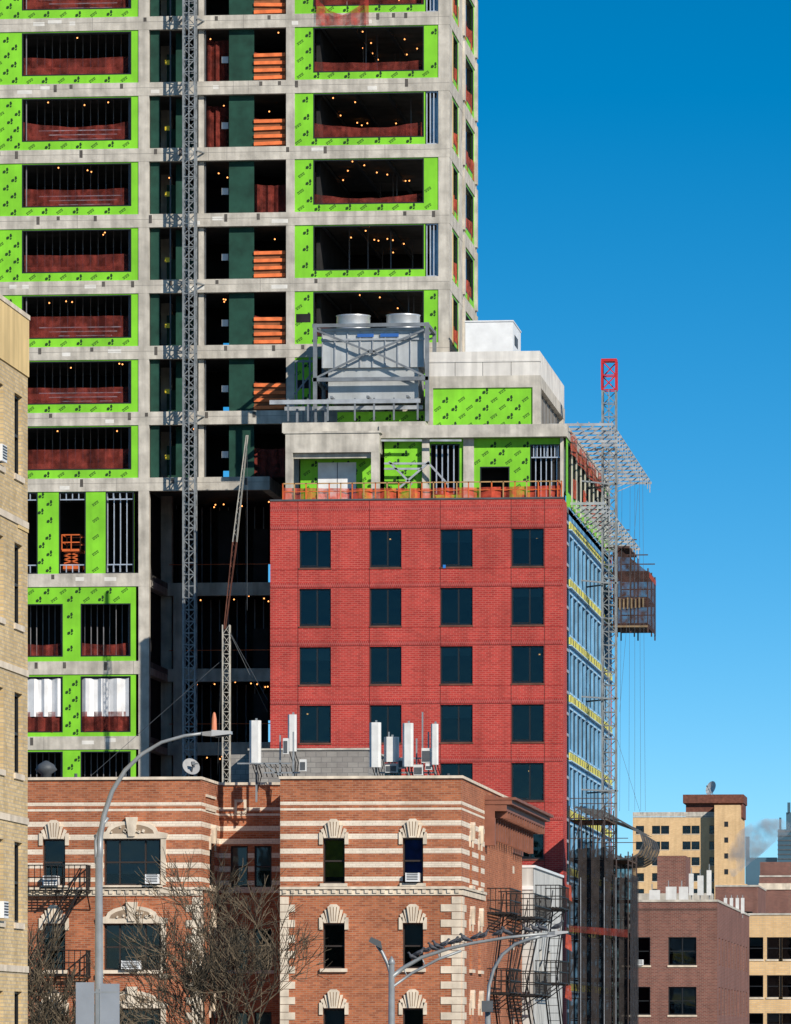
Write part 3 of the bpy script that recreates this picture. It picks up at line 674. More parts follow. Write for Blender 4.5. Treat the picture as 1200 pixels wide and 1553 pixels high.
sc.p('red_netting',rednet).quad((xs0,Ys0-.35,ztop-6.3),(xs1,Ys0-.35,ztop-6.6),(xs1,Ys0-.35,ztop-6.2),(xs0,Ys0-.35,ztop-6.0))
for i in range(3): sc.p('orange_tarps',rednetb).quad((xs0-.2,Ys0-.3,ztop-4.6-i*2.5),(xs0+.15,Ys0-.3,ztop-4.8-i*2.5),(xs0+.1,Ys0-.3,ztop-4.0-i*2.5),(xs0-.15,Ys0-.3,ztop-3.9-i*2.5))
cf=Obj('debris_catch_fan'); q=cf.p('dark_netting',net('fan_net',(.04,.035,.035),.85)); qs=cf.p('fan_arms',steeld)
Yf0,Yf1=312.,326.; base=Vector((X_(930,Yf0),Yf0,Z_(930,1305,Yf0)))
prof=[(0,0),(.8,.05),(1.35,.35),(1.6,.9),(1.45,1.4),(.9,1.75),(.2,2.2),(-.5,2.6)]
for i in range(len(prof)-1):
    for j in range(6):
        ya=Yf0+(Yf1-Yf0)*j/6; yb2=Yf0+(Yf1-Yf0)*(j+1)/6
        a,b2=prof[i],prof[i+1]
        q.quad((base.x+a[0],ya,base.z+a[1]),(base.x+a[0],yb2,base.z+a[1]),(base.x+b2[0],yb2,base.z+b2[1]),(base.x+b2[0],ya,base.z+b2[1]))
for j in range(7):
    y=Yf0+(Yf1-Yf0)*j/6
    for a,b2 in zip(prof[:-1],prof[1:]): qs.bar((base.x+a[0],y,base.z+a[1]),(base.x+b2[0],y,base.z+b2[1]),.06)
    qs.bar((XS-.1,y,base.z),(base.x,y,base.z),.1); qs.bar((XS-.1,y,base.z+2.8),(base.x-.5,y,base.z+2.6),.08)
    qs.bar((XS-.1,y,base.z+2.9),(base.x+1.2,y,base.z+1.7),.03)
# ------------------------------------------------------------------ CRANE
cr=Obj('construction_crane'); Yk=303.8; crm=M('crane_cream',(.46,.43,.37),.2,2,.5); p=cr.p('lattice_tower',crm); x=X_(343.5,Yk); zb=Z_(340,948,Yk)
lattice(p,(x,Yk),.36,0,zb,.5,.05,.024)
tip=P(375,660,Yk-1.5); foot=Vector((X_(341,Yk),Yk,zb-.2))
bm=cr.p('jib',crm); br2=cr.p('jib_lower',rust)
for s in (-1,1):
    for t in (-1,1):
        mid=foot.lerp(tip,.45)+Vector((s*.1,t*.1,0)); br2.bar(foot+Vector((s*.04,t*.04,0)),mid,.045); bm.bar(mid,tip+Vector((s*.04,t*.04,0)),.045)
for i in range(36):
    a=foot.lerp(tip,i/36);b2=foot.lerp(tip,(i+1)/36); w=.1*min(1,min(i+1,36-i)/10); s=1 if i%2 else -1
    (bm if i>16 else br2).bar(a+Vector((s*w,0,0)),b2+Vector((-s*w,0,0)),.025)
cbm=cr.p('cables',steeld)
cbm.bar(tip,tip+Vector((.0,0,-9)),.015); cbm.bar(P(344,950,Yk),P(406,1062,Yk),.02); cbm.bar(P(344,950,Yk),P(406,1080,Yk+1),.02); cbm.bar(P(338,1000,Yk),P(140,1175,Yk),.02); cbm.bar(P(338,950,Yk),P(330,1175,Yk+3),.02)
cr.p('slewing_base',steeld).box(x-1.2,x+1.2,Yk-1.2,Yk+1.2,0,1.4); cr.p('counterweights',conc).box(x-2.4,x-1.25,Yk-.8,Yk+.8,.4,1.6)
# ------------------------------------------------------------------ FOREGROUND ORANGE BRICK BUILDING
fb=Obj('brick_apartment_house'); YB=214.0; ff=Front(YB); zR=Z_(560,1181,YB)
def BU(px): return X_(px,YB)
def BZ(py): return Z_(430,py,YB)
bl=X_(-60,YB); r0=BU(305); r1=BU(425); be=BU(700); RD=5.0
wl=[]; wr=[]
for k in range(0,4):
    dy=k*129
    if BZ(1340+dy)<1: continue
    wl+= [(BU(65),BU(99),BZ(1342+dy),BZ(1272+dy),'s'),(BU(158),BU(243),BZ(1342+dy),BZ(1272+dy),'d'),(BU(2),BU(30),BZ(1342+dy),BZ(1272+dy),'s')]
    wr+= [(BU(490),BU(523),BZ(1340+dy),BZ(1272+dy),'s'),(BU(611),BU(642),BZ(1340+dy),BZ(1272+dy),'s')]
wp=fb.p('brick_walls',orbr)
ff.wall(wp,bl,r0,0,zR,[w[:4] for w in wl],.22); ff.wall(wp,r1,be,0,zR,[w[:4] for w in wr],.22)
fr_rec=Side(r0); fbk=Front(YB+RD); fss=Side(be)
yq=Yx(735,be)
wrec=[];wbk=[];wsd=[]
for k in range(4):
    dy=k*129
    if BZ(1340+dy)<1: continue
    wrec.append((YB+2.3,YB+3.6,BZ(1340+dy),BZ(1276+dy)))
    wbk+= [(X_(350,YB+RD),X_(376,YB+RD),BZ(1340+dy),BZ(1276+dy)),(X_(386,YB+RD),X_(412,YB+RD),BZ(1340+dy),BZ(1276+dy))]
    wsd+= [(YB+3.2,YB+4.2,BZ(1340+dy),BZ(1272+dy)),(YB+6.8,YB+7.8,BZ(1340+dy),BZ(1272+dy))]
fr_rec.wall(wp,YB,YB+RD,0,zR,wrec,.2); fbk.wall(wp,r0,r1,0,zR,wbk,.2); fss.wall(wp,YB,yq,0,zR,wsd,.2)
wp.quad((r1,YB,0),(r1,YB+RD,0),(r1,YB+RD,zR),(r1,YB,zR))
wp.quad((bl,YB,0),(bl,YB+22,0),(bl,YB+22,zR),(bl,YB,zR)); wp.quad((bl,YB+22,0),(be,YB+22,0),(be,YB+22,zR),(bl,YB+22,zR)); wp.quad((be,yq,0),(be,YB+22,0),(be,YB+22,zR),(be,yq,zR))
fb.p('roof',roofm).box(bl+.1,r0-.3,YB+.35,YB+21.8,zR-.9,zR-.7); fb.p('roof',roofm).box(r0-.299,r1+.3,YB+RD+.35,YB+21.8,zR-.9,zR-.7); fb.p('roof',roofm).box(r1+.301,be-.3,YB+.35,YB+21.8,zR-.9,zR-.7)
cop=fb.p('parapet_coping',cream)
ff.box(cop,bl,r0+.04,.08,-.3,zR,zR+.1); ff.box(cop,r1-.04,be+.06,.08,-.3,zR,zR+.1)
fr_rec.box(cop,YB+.3,YB+RD+.3,.04,-.3,zR,zR+.1); fbk.box(cop,r0+.04,r1-.04,.08,-.3,zR,zR+.1); fss.box(cop,YB+.3,YB+22,.06,-.3,zR,zR+.1)
Side(r1).box(cop,YB+.3,YB+RD-.08,-.04,.3,zR,zR+.1)
st_=fb.p('cream_brick_bands',creamb)
ys=[(1216,1221),(1226,1229.5),(1245,1253),(1265,1273),(1287,1295),(1308,1316),(1330,1337)]
for a,b in ys:
    z0,z1=BZ(b),BZ(a)
    ff.wall(st_,bl,r0,z0,z1,[w[:4] for w in wl],0,.006); ff.wall(st_,r1,be,z0,z1,[w[:4] for w in wr],0,.006)
    fr_rec.wall(st_,YB,YB+RD,z0,z1,wrec,0,.006); fbk.wall(st_,r0,r1,z0,z1,wbk,0,.006); fss.wall(st_,YB,yq,z0,z1,wsd,0,.006)
bc=fb.p('belt_course',cream)
for fx,a,b in ((ff,bl,r0),(ff,r1,be)):
    fx.box(bc,a,b+.1,0,.12,BZ(1349),BZ(1345)); fx.box(bc,a,b+.06,0,.05,BZ(1358),BZ(1350)); 
    u=a+.1
    while u<b-.1: fx.box(bc,u,u+.14,.05,.1,BZ(1355),BZ(1350)); u+=.3
fss.box(bc,YB,yq,0,.1,BZ(1349),BZ(1345)); fss.box(bc,YB,yq,0,.05,BZ(1358),BZ(1350)); fr_rec.box(bc,YB,YB+RD,0,.1,BZ(1349),BZ(1345)); fbk.box(bc,r0,r1,0,.1,BZ(1349),BZ(1345))
qn=fb.p('stone_quoins',cream)
def quoins(fx,u,sgn,ztop,zb,wa=.55,wb=.32):
    z=ztop;i=0
    while z>zb:
        w=wa if i%2 else wb
        a,b=(u,u+sgn*w) if sgn>0 else (u+sgn*w,u)
        fx.box(qn,a,b,0,.035,z-.27,z-.01); z-=.28; i+=1
quoins(ff,r1,1,BZ(1360),0); quoins(ff,be,-1,BZ(1360),0,.75,.35); quoins(ff,r0,-1,BZ(1360),0); quoins(fss,YB+.036,1,BZ(1360),0,1.6,.8); quoins(fr_rec,YB+.036,1,BZ(1360),0,.5,.3)
def keystone(fx,u0,u1,zt):
    m=(u0+u1)/2; k=fb.p('stone_lintels',cream)
    fx.prism(k,[(m-.13,zt+.02),(m+.13,zt+.02),(m+.22,zt+.60),(m+.1,zt+.70),(m-.1,zt+.70),(m-.22,zt+.60)],0,.16)
    for q in (-.07,0,.07): fx.prism(fb.p('lintel_carving_shade',carv),[(m+q-.012,zt+.08),(m+q+.012,zt+.08),(m+q*1.7+.018,zt+.6),(m+q*1.7-.018,zt+.6)],.158,.164)
    for s in (-1,1):
        fx.prism(k,[(m+s*.15,zt+.02),(m+s*.24,zt+.50),(m+s*.34,zt+.50),(m+s*.23,zt+.02)],0,.08); fx.prism(k,[(m+s*.25,zt+.02),(m+s*.37,zt+.38),(m+s*.48,zt+.32),(m+s*.36,zt+.02)],0,.06)
    for s,u in ((-1,u0),(1,u1)):
        a,b=sorted((u+s*.14,u+s*.0)); fx.box(k,a,b,0,.06,zt-.22,zt+.22)
def sill(fx,u0,u1,z): fx.box(fb.p('stone_sills',cream),u0-.1,u1+.1,-.1,.12,z-.13,z-.004)
random.seed(11)
for i,w in enumerate(wr+wl):
    u0,u1_,z0,z1,t=w
    big=t=='d'
    bm_=None; ib=random.choice([.3,.5,.75,0])
    if i==0: bm_,ib=yel,.85
    if i==1: bm_,ib=blu,.9
    window(ff,fb,u0,u1_,z0,z1,n=-.18,fm=frm,ib=ib,bm=bm_,mull=[.27,.73] if big else None)
    sill(ff,u0,u1_,z0)
    if big:
        k=fb.p('stone_lintels',cream); m=(u0+u1_)/2
        pts=[(u0-.25,z1+.02),(u1_+.25,z1+.02),(u1_+.3,z1+.2)]
        for j in range(9):
            tt=math.pi*j/8; pts.append((m+(u1_-u0)*.46*math.cos(tt),z1+.28+.38*math.sin(tt)))
        pts.append((u0-.3,z1+.2)); ff.prism(k,pts,0,.1)
        pin=[(m+(u1_-u0)*.40*math.cos(math.pi*j/8),z1+.2+.34*math.sin(math.pi*j/8)) for j in range(9)]
        ff.prism(fb.p('lintel_carving_shade',carv),pin,.09,.104)
        ff.prism(k,[(m-.12,z1+.1),(m+.12,z1+.1),(m+.22,z1+.8),(m-.22,z1+.8)],.0,.17)
        rs=random.Random(i)
        for q in range(26):
            tt=rs.uniform(.1,3.04); rr_=rs.uniform(.15,.95); cx=m+(u1_-u0)*.38*math.cos(tt)*rr_; cz=z1+.22+.28*math.sin(tt)*rr_; s_=rs.uniform(.03,.07)
            ff.prism(k,[(cx-s_,cz-s_*.5),(cx+s_*.4,cz-s_),(cx+s_,cz+s_*.5),(cx-s_*.3,cz+s_)],.1,.15)
        for s,u in ((-1,u0),(1,u1_)):
            a,b=sorted((u+s*.03,u+s*.22)); ff.box(k,a,b,0,.07,z0,z1+.01)
            a,b=sorted((u+s*.0,u+s*.3)); ff.box(k,a,b,0,.11,z0-.3,z0-.14)
    else: keystone(ff,u0,u1_,z1)
ac(ff,fb,(BU(611)+BU(642))/2,BZ(1338),.5,.32); ac(ff,fb,BU(232),BZ(1340),.5,.34); ac(ff,fb,BU(78),BZ(1342),.55,.34); ac(ff,fb,BU(200),BZ(1470),.7,.32); ac(ff,fb,BU(88),BZ(1600),.5,.34); 
for w in wrec: window(fr_rec,fb,*w,n=-.14,fm=frm,ib=random.choice([.4,.6])); sill(fr_rec,w[0],w[1],w[2]); keystone(fr_rec,w[0],w[1],w[3])
for w in wbk: window(fbk,fb,*w,n=-.14,fm=frm,ib=random.choice([0,.6])); sill(fbk,w[0],w[1],w[2])
for w in wsd: window(fss,fb,*w,n=-.14,fm=frm,ib=.4); sill(fss,w[0],w[1],w[2]); keystone(fss,w[0],w[1],w[3])
fbk.box(fb.p('stone_lintels',cream),X_(356,YB+RD),X_(374,YB+RD),0,.05,BZ(1226),BZ(1204)); fbk.box(wp,X_(360,YB+RD),X_(370,YB+RD),.05,.06,BZ(1222),BZ(1208))
fr_rec.box(fb.p('stone_lintels',cream),YB+1.2,YB+3.8,0,.05,BZ(1226),BZ(1222)); fr_rec.box(fb.p('stone_lintels',cream),YB+1.2,YB+3.8,0,.05,BZ(1206),BZ(1202))
bk=fb.p('cinder_block_bulkhead',cmu); Yh=222.0
bk.box(X_(378,Yh),X_(558,Yh),Yh,Yh+6,zR-.7,Z_(450,1138,Yh)); fb.p('bulkhead_coping',conc).box(X_(376,Yh),X_(560,Yh),Yh-.05,Yh+6.05,Z_(450,1138,Yh)+.002,Z_(450,1135,Yh)); bk.box(X_(345,Yh),X_(377.9,Yh),Yh+1,Yh+6,zR-.7,Z_(450,1142,Yh))
c=P(70,1178,220); fb.p('roof_vent',steeld,True).tube([c+Vector((0,0,-1)),c+Vector((0,0,.1)),c+Vector((0,0,.25)),c+Vector((0,0,.45)),c+Vector((0,0,.6))],[.2,.2,.42,.3,.05],14)
for px in (115,190,460,520,620,680): 
    c=P(px,1182,224); fb.p('vent_pipes',steeld,True).tube([c+Vector((0,0,-1)),c+Vector((0,0,.22))],.06,8)
def fire_escape(fx,u0,u1,levels,n1=1.0,stair=True,name='fire_escape',sp_=.2):
    o=Obj(name); p=o.p('platforms',iron); r=o.p('railings',iron); sp=o.p('stairs',iron)
    for li,z in enumerate(levels):
        k=int(n1/.14)
        for i in range(k+1): nn=.03+i*(n1-.03)/k; p.bar(fx.pt(u0,nn,z),fx.pt(u1,nn,z),.045,.03)
        for u in (u0,(u0+u1)/2,u1): p.bar(fx.pt(u,0,z-.05),fx.pt(u,n1,z-.05),.06); p.bar(fx.pt(u,.02,z-.7),fx.pt(u,n1*.85,z-.06),.04)
        for dz in (.45,.9):
            r.bar(fx.pt(u0,n1,z+dz),fx.pt(u1,n1,z+dz),.04)
            for u in (u0,u1): r.bar(fx.pt(u,0,z+dz),fx.pt(u,n1,z+dz),.04)
        m=int((u1-u0)/sp_)
        for i in range(m+1): u=u0+(u1-u0)*i/m; r.bar(fx.pt(u,n1,z),fx.pt(u,n1,z+.9),.026)
        for i in range(5):
            for u in (u0,u1): r.bar(fx.pt(u,n1*i/5+.05,z),fx.pt(u,n1*i/5+.05,z+.9),.026)
        if stair and li+1<len(levels):
            zb=levels[li+1]; a,b=(u0+.25,u1-.35) if li%2 else (u1-.25,u0+.35)
            for nn in (.35,.85):
                sp.bar(fx.pt(a,nn,z),fx.pt(b,nn,zb),.06); sp.bar(fx.pt(a,nn,z+.8),fx.pt(b,nn,zb+.8),.035)
            for i in range(11): t=i/10; sp.bar(fx.pt(a+(b-a)*t,.35,z+(zb-z)*t),fx.pt(a+(b-a)*t,.85,z+(zb-z)*t),.06,.02)
    return o
fire_escape(ff,BU(42),BU(137),[BZ(1350+129*k) for k in range(3)],1.0)
# ------------------------------------------------------------------ CORNICED BUILDING
cb_=Obj('corniced_tenement_building'); Yc0=yq+.02; xc1=be-.12; Yc1=Yx(792,xc1); zc1=Z_(740,1222,Yc0)
w_=cb_.p('brick_walls',orbr); fcs=Side(xc1)
hs=[]
for k in range(4):
    z=zc1-2.2-3.05*k
    for u in (Yc0+1.6,Yc0+5.2,Yc0+9,Yc0+12.5): hs.append((u,u+1.3,z-1.6,z))
fcs.wall(w_,Yc0,Yc1,0,zc1,hs,.2)
for h in hs:
    window(fcs,cb_,*h,n=-.14,ib=random.choice([0,.5])); fcs.box(cb_.p('stone_lintels',cream),h[0]-.15,h[1]+.15,0,.08,h[3]+.01,h[3]+.3); fcs.box(cb_.p('stone_sills',cream),h[0]-.1,h[1]+.1,0,.08,h[2]-.14,h[2]-.01)
w_.quad((xc1-14,Yc1,0),(xc1,Yc1,0),(xc1,Yc1,zc1),(xc1-14,Yc1,zc1)); w_.quad((xc1-14,Yc0+13,0),(xc1-14,Yc1,0),(xc1-14,Yc1,zc1),(xc1-14,Yc0+13,zc1))
cb_.p('roof',roofm).box(xc1-14,xc1-.01,Yc0,Yc1-.01,zc1-.3,zc1-.05)
cn=cb_.p('bracketed_cornice',M('brown_metal',(.24,.095,.06),.25,2,.6))
zc0=zc1-.1
for (d,a,b) in ((.25,-.0,.25),(.5,.25,.5),(.95,.5,.75),(1.15,.75,.92),(1.3,.92,1.02)): cn.box(xc1,xc1+d,Yc0+.3-(d*.2),Yc1-.1,zc0+a-.6,zc0+b-.602)
u=Yc0+.6
while u<Yc1-.4: fcs.prism(cn,[(u,zc0-1.15),(u+.2,zc0-1.15),(u+.2,zc0-.12),(u,zc0-.12)],.26,.48); fcs.box(cn,u,u+.2,.5,.95,zc0-.35,zc0-.1); u+=1.1
fcs.box(cn,Yc0,Yc1,.0,.06,zc0-1.25,zc0-.6)
fcs.box(cn,Yc0+.1,Yc0+.5,0,.5,zc0-1.4,zc0+.5) 
lvs=[zc1-4.0-3.05*k for k in range(4)]
fire_escape(fcs,Yc0+1.0,Yc0+6.0,lvs,1.0,sp_=.45); fire_escape(fcs,Yc0+9.5,Yc1-1.0,lvs,1.25,sp_=.45)
# ------------------------------------------------------------------ GREY RENDERED BUILDING
gb=Obj('grey_rendered_building'); Yg0=Yc1+.03; xg=X_(818,Yg0+3); zg=Z_(800,1316,Yg0); Yg1=Yx(853,xg); fg_=Side(xg); fgf=Front(Yg0+.02)
xg0=xg-16
w_=gb.p('rendered_walls',greyw); hs=[]
for k in range(3):
    z=zg-3.3-3.1*k
    for u in (Yg0+3,Yg0+7.5): hs.append((u,u+1.5,z-1.5,z))
fg_.wall(w_,Yg0,Yg1,0,zg,hs,.2); fgf.wall(w_,xg0,xg,0,zg,[],0)
w_.quad((xg0,Yg1,0),(xg,Yg1,0),(xg,Yg1,zg),(xg0,Yg1,zg)); gb.p('roof',roofm).box(xg0,xg-.2,Yg0+.3,Yg1,zg-.5,zg-.3)
for h in hs: window(fg_,gb,*h,n=-.14)
gb.p('parapet_coping',white).box(xg0,xg+.08,Yg0-.02,Yg0+.25,zg,zg+.1); gb.p('parapet_coping',white).box(xg-.2,xg+.08,Yg0+.25,Yg1,zg,zg+.1)
fgf.box(gb.p('string_course',white),xg0,xg,0,.06,zg-.9,zg-.75)
fire_escape(fg_,Yg0+.8,Yg0+6,[zg-1.6,zg-4.7,zg-7.8,zg-10.9],1.0,sp_=.5)
# ------------------------------------------------------------------ LEFT BUFF BUILDING
lb=Obj('buff_brick_apartment_building'); xl=X_(0,125); Ye=Yx(42,xl); zl=Z_(0,455,125); fl=Side(xl); Y0=92.
hs=[]
zrow=Z_(30,826,Yx(30,xl)); fh=Z_(30,600,Yx(30,xl))-Z_(30,826,Yx(30,xl)); 
ua,ub=Yx(22,xl),Yx(34,xl)
for k in range(-1,4):
    z=zrow-k*fh
    if z-1.9<1: continue
    for s in range(0,8):
        du=s*2.45; hs.append((ua-du,ub-du,z-1.75,z))
hs=[h for h in hs if h[0]>Y0+1]
fl.wall(lb.p('brick_walls',yebr),Y0,Ye,0,zl,hs,.2)
q=lb.p('brick_walls',yebr); q.quad((xl-18,Ye,0),(xl,Ye,0),(xl,Ye,zl),(xl-18,Ye,zl)); q.quad((xl-18,Y0,0),(xl,Y0,0),(xl,Y0,zl),(xl-18,Y0,zl)); q.quad((xl-18,Y0,0),(xl-18,Ye,0),(xl-18,Ye,zl),(xl-18,Y0,zl))
for h in hs:
    window(fl,lb,*h,n=-.12,ib=random.choice([0,.4])); fl.box(lb.p('stone_sills',cream),h[0]-.1,h[1]+.1,0,.04,h[2]-.13,h[2]-.005)
lb.p('roof',roofm).box(xl-17.9,xl-.2,Y0+.2,Ye-.2,zl-.8,zl-.6)
fl.box(lb.p('parapet_band',buff),Y0,Ye+.02,.003,.03,zl-1.25,zl); fl.box(lb.p('coping',cream),Y0,Ye+.05,.05,-.3,zl,zl+.1)
for k in range(0,5): 
    z=zrow-k*fh+.42; fl.box(lb.p('stone_bands',cream),Y0,Ye,.002,.03,z,z+.14)
fl.box(lb.p('rendered_panel',buff),Ye-1.3,Ye+.004,.004,.022,zrow+fh-2.9,zrow+.45)
for i,h in enumerate(hs):
    if i%5==3 and h[0]<110: ac(fl,lb,(h[0]+h[1])/2,h[2],.6,.36,pr=.2)
ac(fl,lb,ua-2.45+.45,zrow+fh-1.7,.6,.36,pr=.13); ac(fl,lb,ua-2.45+.45,zrow-2*fh-1.7,.6,.36,pr=.16)
c=Vector((xl-.6,Yx(6,xl),zl)); lb.p('dish_post',greym).bar(c,c+Vector((0,0,.6)),.05)
lb.p('satellite_dish',white,True).tube([c+Vector((.0,0,.6)),c+Vector((.05,-.05,.62)),c+Vector((.1,-.13,.68))],[.02,.15,.22],16,False)
# ------------------------------------------------------------------ BACKGROUND BUILDINGS right
def grid_building(name,Y,pl,pr,ytop,mat,fh_m,ww,wh,cols,depth,off=.8,ibp=.3):
    o=Obj(name); xl_,xr=X_(pl,Y),X_(pr,Y); zt=Z_((pl+pr)/2,ytop,Y); f=Front(Y); hs=[]; w=o.p('walls',mat)
    nz=int((zt-1)/fh_m)
    for k in range(nz):
        z=zt-off-k*fh_m
        if z-wh<.5: break
        for c in cols:
            u=xl_+(xr-xl_)*c; hs.append((u-ww/2,u+ww/2,z-wh,z))
    f.wall(w,xl_,xr,0,zt,hs,.2)
    for h in hs:
        window(f,o,*h,n=-.14,ib=random.choice([0,.4,.6]) if random.random()<ibp*2 else 0,fw=.07,mull=[.5] if ww>1.3 else None); f.box(o.p('sills',cream),h[0]-.05,h[1]+.05,0,.06,h[2]-.12,h[2]-.005)
        if random.random()<.12: ac(f,o,(h[0]+h[1])/2+.2,h[2],.5,.35,pr=.2)
    s=Side(xr); hs2=[]
    for k in range(nz):
        z=zt-off-k*fh_m
        if z-wh<.5: break
        u=Y+2
        while u+ww<Y+depth-1: hs2.append((u,u+ww,z-wh,z)); u+=ww*2.4
    s.wall(w,Y,Y+depth,0,zt,hs2,.2)
    for h in hs2: window(s,o,*h,n=-.14,fw=.07)
    w.quad((xl_,Y+depth,0),(xr,Y+depth,0),(xr,Y+depth,zt),(xl_,Y+depth,zt)); w.quad((xl_,Y,0),(xl_,Y+depth,0),(xl_,Y+depth,zt),(xl_,Y,zt))
    o.p('roof',roofm).box(xl_+.1,xr-.3,Y+.3,Y+depth-.1,zt-.5,zt-.35)
    f.box(o.p('coping',conc),xl_,xr+.05,.06,-.3,zt,zt+.14); s.box(o.p('coping',conc),Y+.3,Y+depth,.05,-.3,zt,zt+.14)
    return o,xl_,xr,zt
YN=370.
bb,a_,b_,zbb=grid_building('brown_brick_apartment_building',YN,956,1088,1368,brbr,3.1,1.75,1.75,(.07,.60,),45,off=2.2)
f=Front(YN)
f.box(bb.p('brick_band',brick('brown_band',(.13,.05,.04),(.10,.04,.03),(.2,.14,.12))),a_,b_,.0,.01,zbb-.55,zbb-.4)
tanb,a2,b2,z2=grid_building('tan_brick_tower_block',1090.,960,1096,1240,tanbr,2.9,1.5,1.5,(.08,.26,.36,.60,.70,.90),22,off=1.5)
o=tanb; Yt2=1090.
o.p('stair_tower',tanbr).box(X_(1085,Yt2),X_(1124,Yt2),Yt2-3,Yt2+16,0,Z_(1105,1222,Yt2)); 
o.p('tank_house',rust).box(X_(1040,Yt2),X_(1124,Yt2)+.3,Yt2+1,Yt2+14,z2,Z_(1080,1218,Yt2)); o.p('tank_house_roof',rust).box(X_(1036,Yt2),X_(1128,Yt2),Yt2,Yt2+15,Z_(1080,1218,Yt2)+.01,Z_(1080,1205,Yt2))
o.p('roof_rail',conc).box(X_(960,Yt2),X_(1085,Yt2),Yt2-.1,Yt2,z2+.2,z2+1.0)
for j in range(9): o.p('stair_windows',black).box(X_(1100,Yt2),X_(1106,Yt2),Yt2-3.02,Yt2-3.0,Z_(1105,1255+24*j,Yt2),Z_(1105,1247+24*j,Yt2))
def dish(name,c,r,face,post,m=None,dp_=.22):
    o=Obj(name); f_=Vector(face).normalized(); c=Vector(c); n=6
    pts=[c+f_*(.001*i+dp_*r*(i/n)**2) for i in range(n+1)]
    o.p('reflector',m or white,True).tube(pts,[max(.01,r*i/n) for i in range(n+1)],24,False)
    o.p('feed_arm',steeld).bar(c-Vector((0,0,r*.8))+f_*r*.2,c+f_*r*.9,.05*max(1,r)); o.p('feed_arm',steeld).bar(c+Vector((r*.7,0,r*.3))+f_*r*.2,c+f_*r*.9,.04*max(1,r)); o.p('feed_horn',steeld).bar(c+f_*r*.8,c+f_*r*1.0,.14*max(1,r))
    o.p('mast',greym).bar(c-f_*.02,Vector(post),.07*max(1,r)); return o
dish('satellite_dish',P(1080,1196,1092),1.35,(-.75,-.7,.35),P(1082,1208,1093),M('dish_offwhite',(.6,.6,.58),.15,1,.6))
dish('satellite_dish',P(289,1164,219),.34,(.45,-.8,.45),P(280,1180,219.3),M('dish_grey',(.34,.34,.34),.2,3,.5))
grid_building('buff_brick_apartment_house',430.,1135,1230,1388,tanbr,2.75,1.1,1.6,(.12,.42,.62,.9),20,off=1.6)
nb2,a4,b4,z4=grid_building('dark_brick_apartment_house',560.,1152,1260,1330,brbr,3.0,1.9,1.5,(.12,.35,.62,.85),20,off=3.4)
nb2.p('bulkhead',brbr).box(X_(1151,560),X_(1215,560),563,572,z4-.5,Z_(1180,1306,560)); nb2.p('white_band',cream).box(X_(1151,560),X_(1260,560),559.9,559.98,z4-1.2,z4-.6)
grid_building('dark_roofed_brick_building',480.,1085,1150,1345,brbr,3.2,1.2,1.4,(.3,.7),15,off=2)
gt=Obj('distant_glass_tower'); Yg=2200.
q=gt.p('glass_shaft',bglass); xg1=X_(1180,Yg); 
q.box(xg1,xg1+16,Yg,Yg+20,0,Z_(1190,1258,Yg)); q.box(xg1+3,xg1+16,Yg+2,Yg+18,Z_(1190,1258,Yg),Z_(1190,1232,Yg)); q.box(xg1+.5,xg1+1.3,Yg,Yg+1,Z_(1190,1258,Yg),Z_(1190,1240,Yg)); q.box(xg1+3.5,xg1+4.6,Yg+1,Yg+2,Z_(1190,1232,Yg),Z_(1190,1217,Yg))
for k in range(18): gt.p('spandrels',steeld).box(xg1-.1,xg1+16.1,Yg-.2,Yg+.1,Z_(1190,1260+k*7,Yg)-.4,Z_(1190,1260+k*7,Yg))
lowt=gt.p('lower_wing',bglass); lowt.box(X_(1130,Yg),X_(1180,Yg)-.5,Yg+5,Yg+25,0,Z_(1150,1300,Yg)); lowt.box(X_(1130,Yg),X_(1136,Yg),Yg+5,Yg+8,Z_(1150,1300,Yg),Z_(1150,1268,Yg))
ds=Obj('distant_rooftops'); random.seed(5)
for k in range(40):
    px=random.uniform(940,1260); Y=random.uniform(700,1000); w=random.uniform(8,16); x=X_(px,Y); h=random.uniform(12,24)
    m=random.choice([brbr,tanbr,orbr,greyw]); ds.p('blocks_'+m.name,m).box(x,x+w,Y,Y+15,0,h); ds.p('bulkheads_'+m.name,m).box(x+2,x+5,Y+4,Y+8,h,h+2.6); ds.p('parapets',conc).box(x-.1,x+w+.1,Y-.1,Y+.3,h,h+.3)
sm=Obj('steam_plume'); m=bpy.data.materials.new('steam_volume'); m.use_nodes=True; nt=m.node_tree; nt.nodes.remove(nt.nodes['Principled BSDF'])
vs=nt.nodes.new('ShaderNodeVolumePrincipled'); tc=nt.nodes.new('ShaderNodeTexCoord'); ns=nt.nodes.new('ShaderNodeTexNoise'); ns.inputs['Scale'].default_value=.3; ns.inputs['Detail'].default_value=5
rp_=nt.nodes.new('ShaderNodeMapRange'); rp_.inputs[1].default_value=.44; rp_.inputs[2].default_value=.7; rp_.inputs[3].default_value=0; rp_.inputs[4].default_value=.8
nt.links.new(tc.outputs['Object'],ns.inputs['Vector']); nt.links.new(ns.outputs[0],rp_.inputs[0]); nt.links.new(rp_.outputs[0],vs.inputs['Density']); vs.inputs['Color'].default_value=(.98,.99,1,1); nt.links.new(vs.outputs[0],nt.nodes['Material Output'].inputs['Volume'])
pp_=sm.p('vapour',m,True); Y=1050
pp_.tube([P(1112,1330,Y),P(1114,1318,Y),P(1122,1298,Y),P(1134,1282,Y),P(1152,1268,Y),P(1168,1260,Y),P(1190,1255,Y),P(1205,1252,Y)],[.3,1.4,2.4,2.9,2.9,2.4,1.6,.3],14)
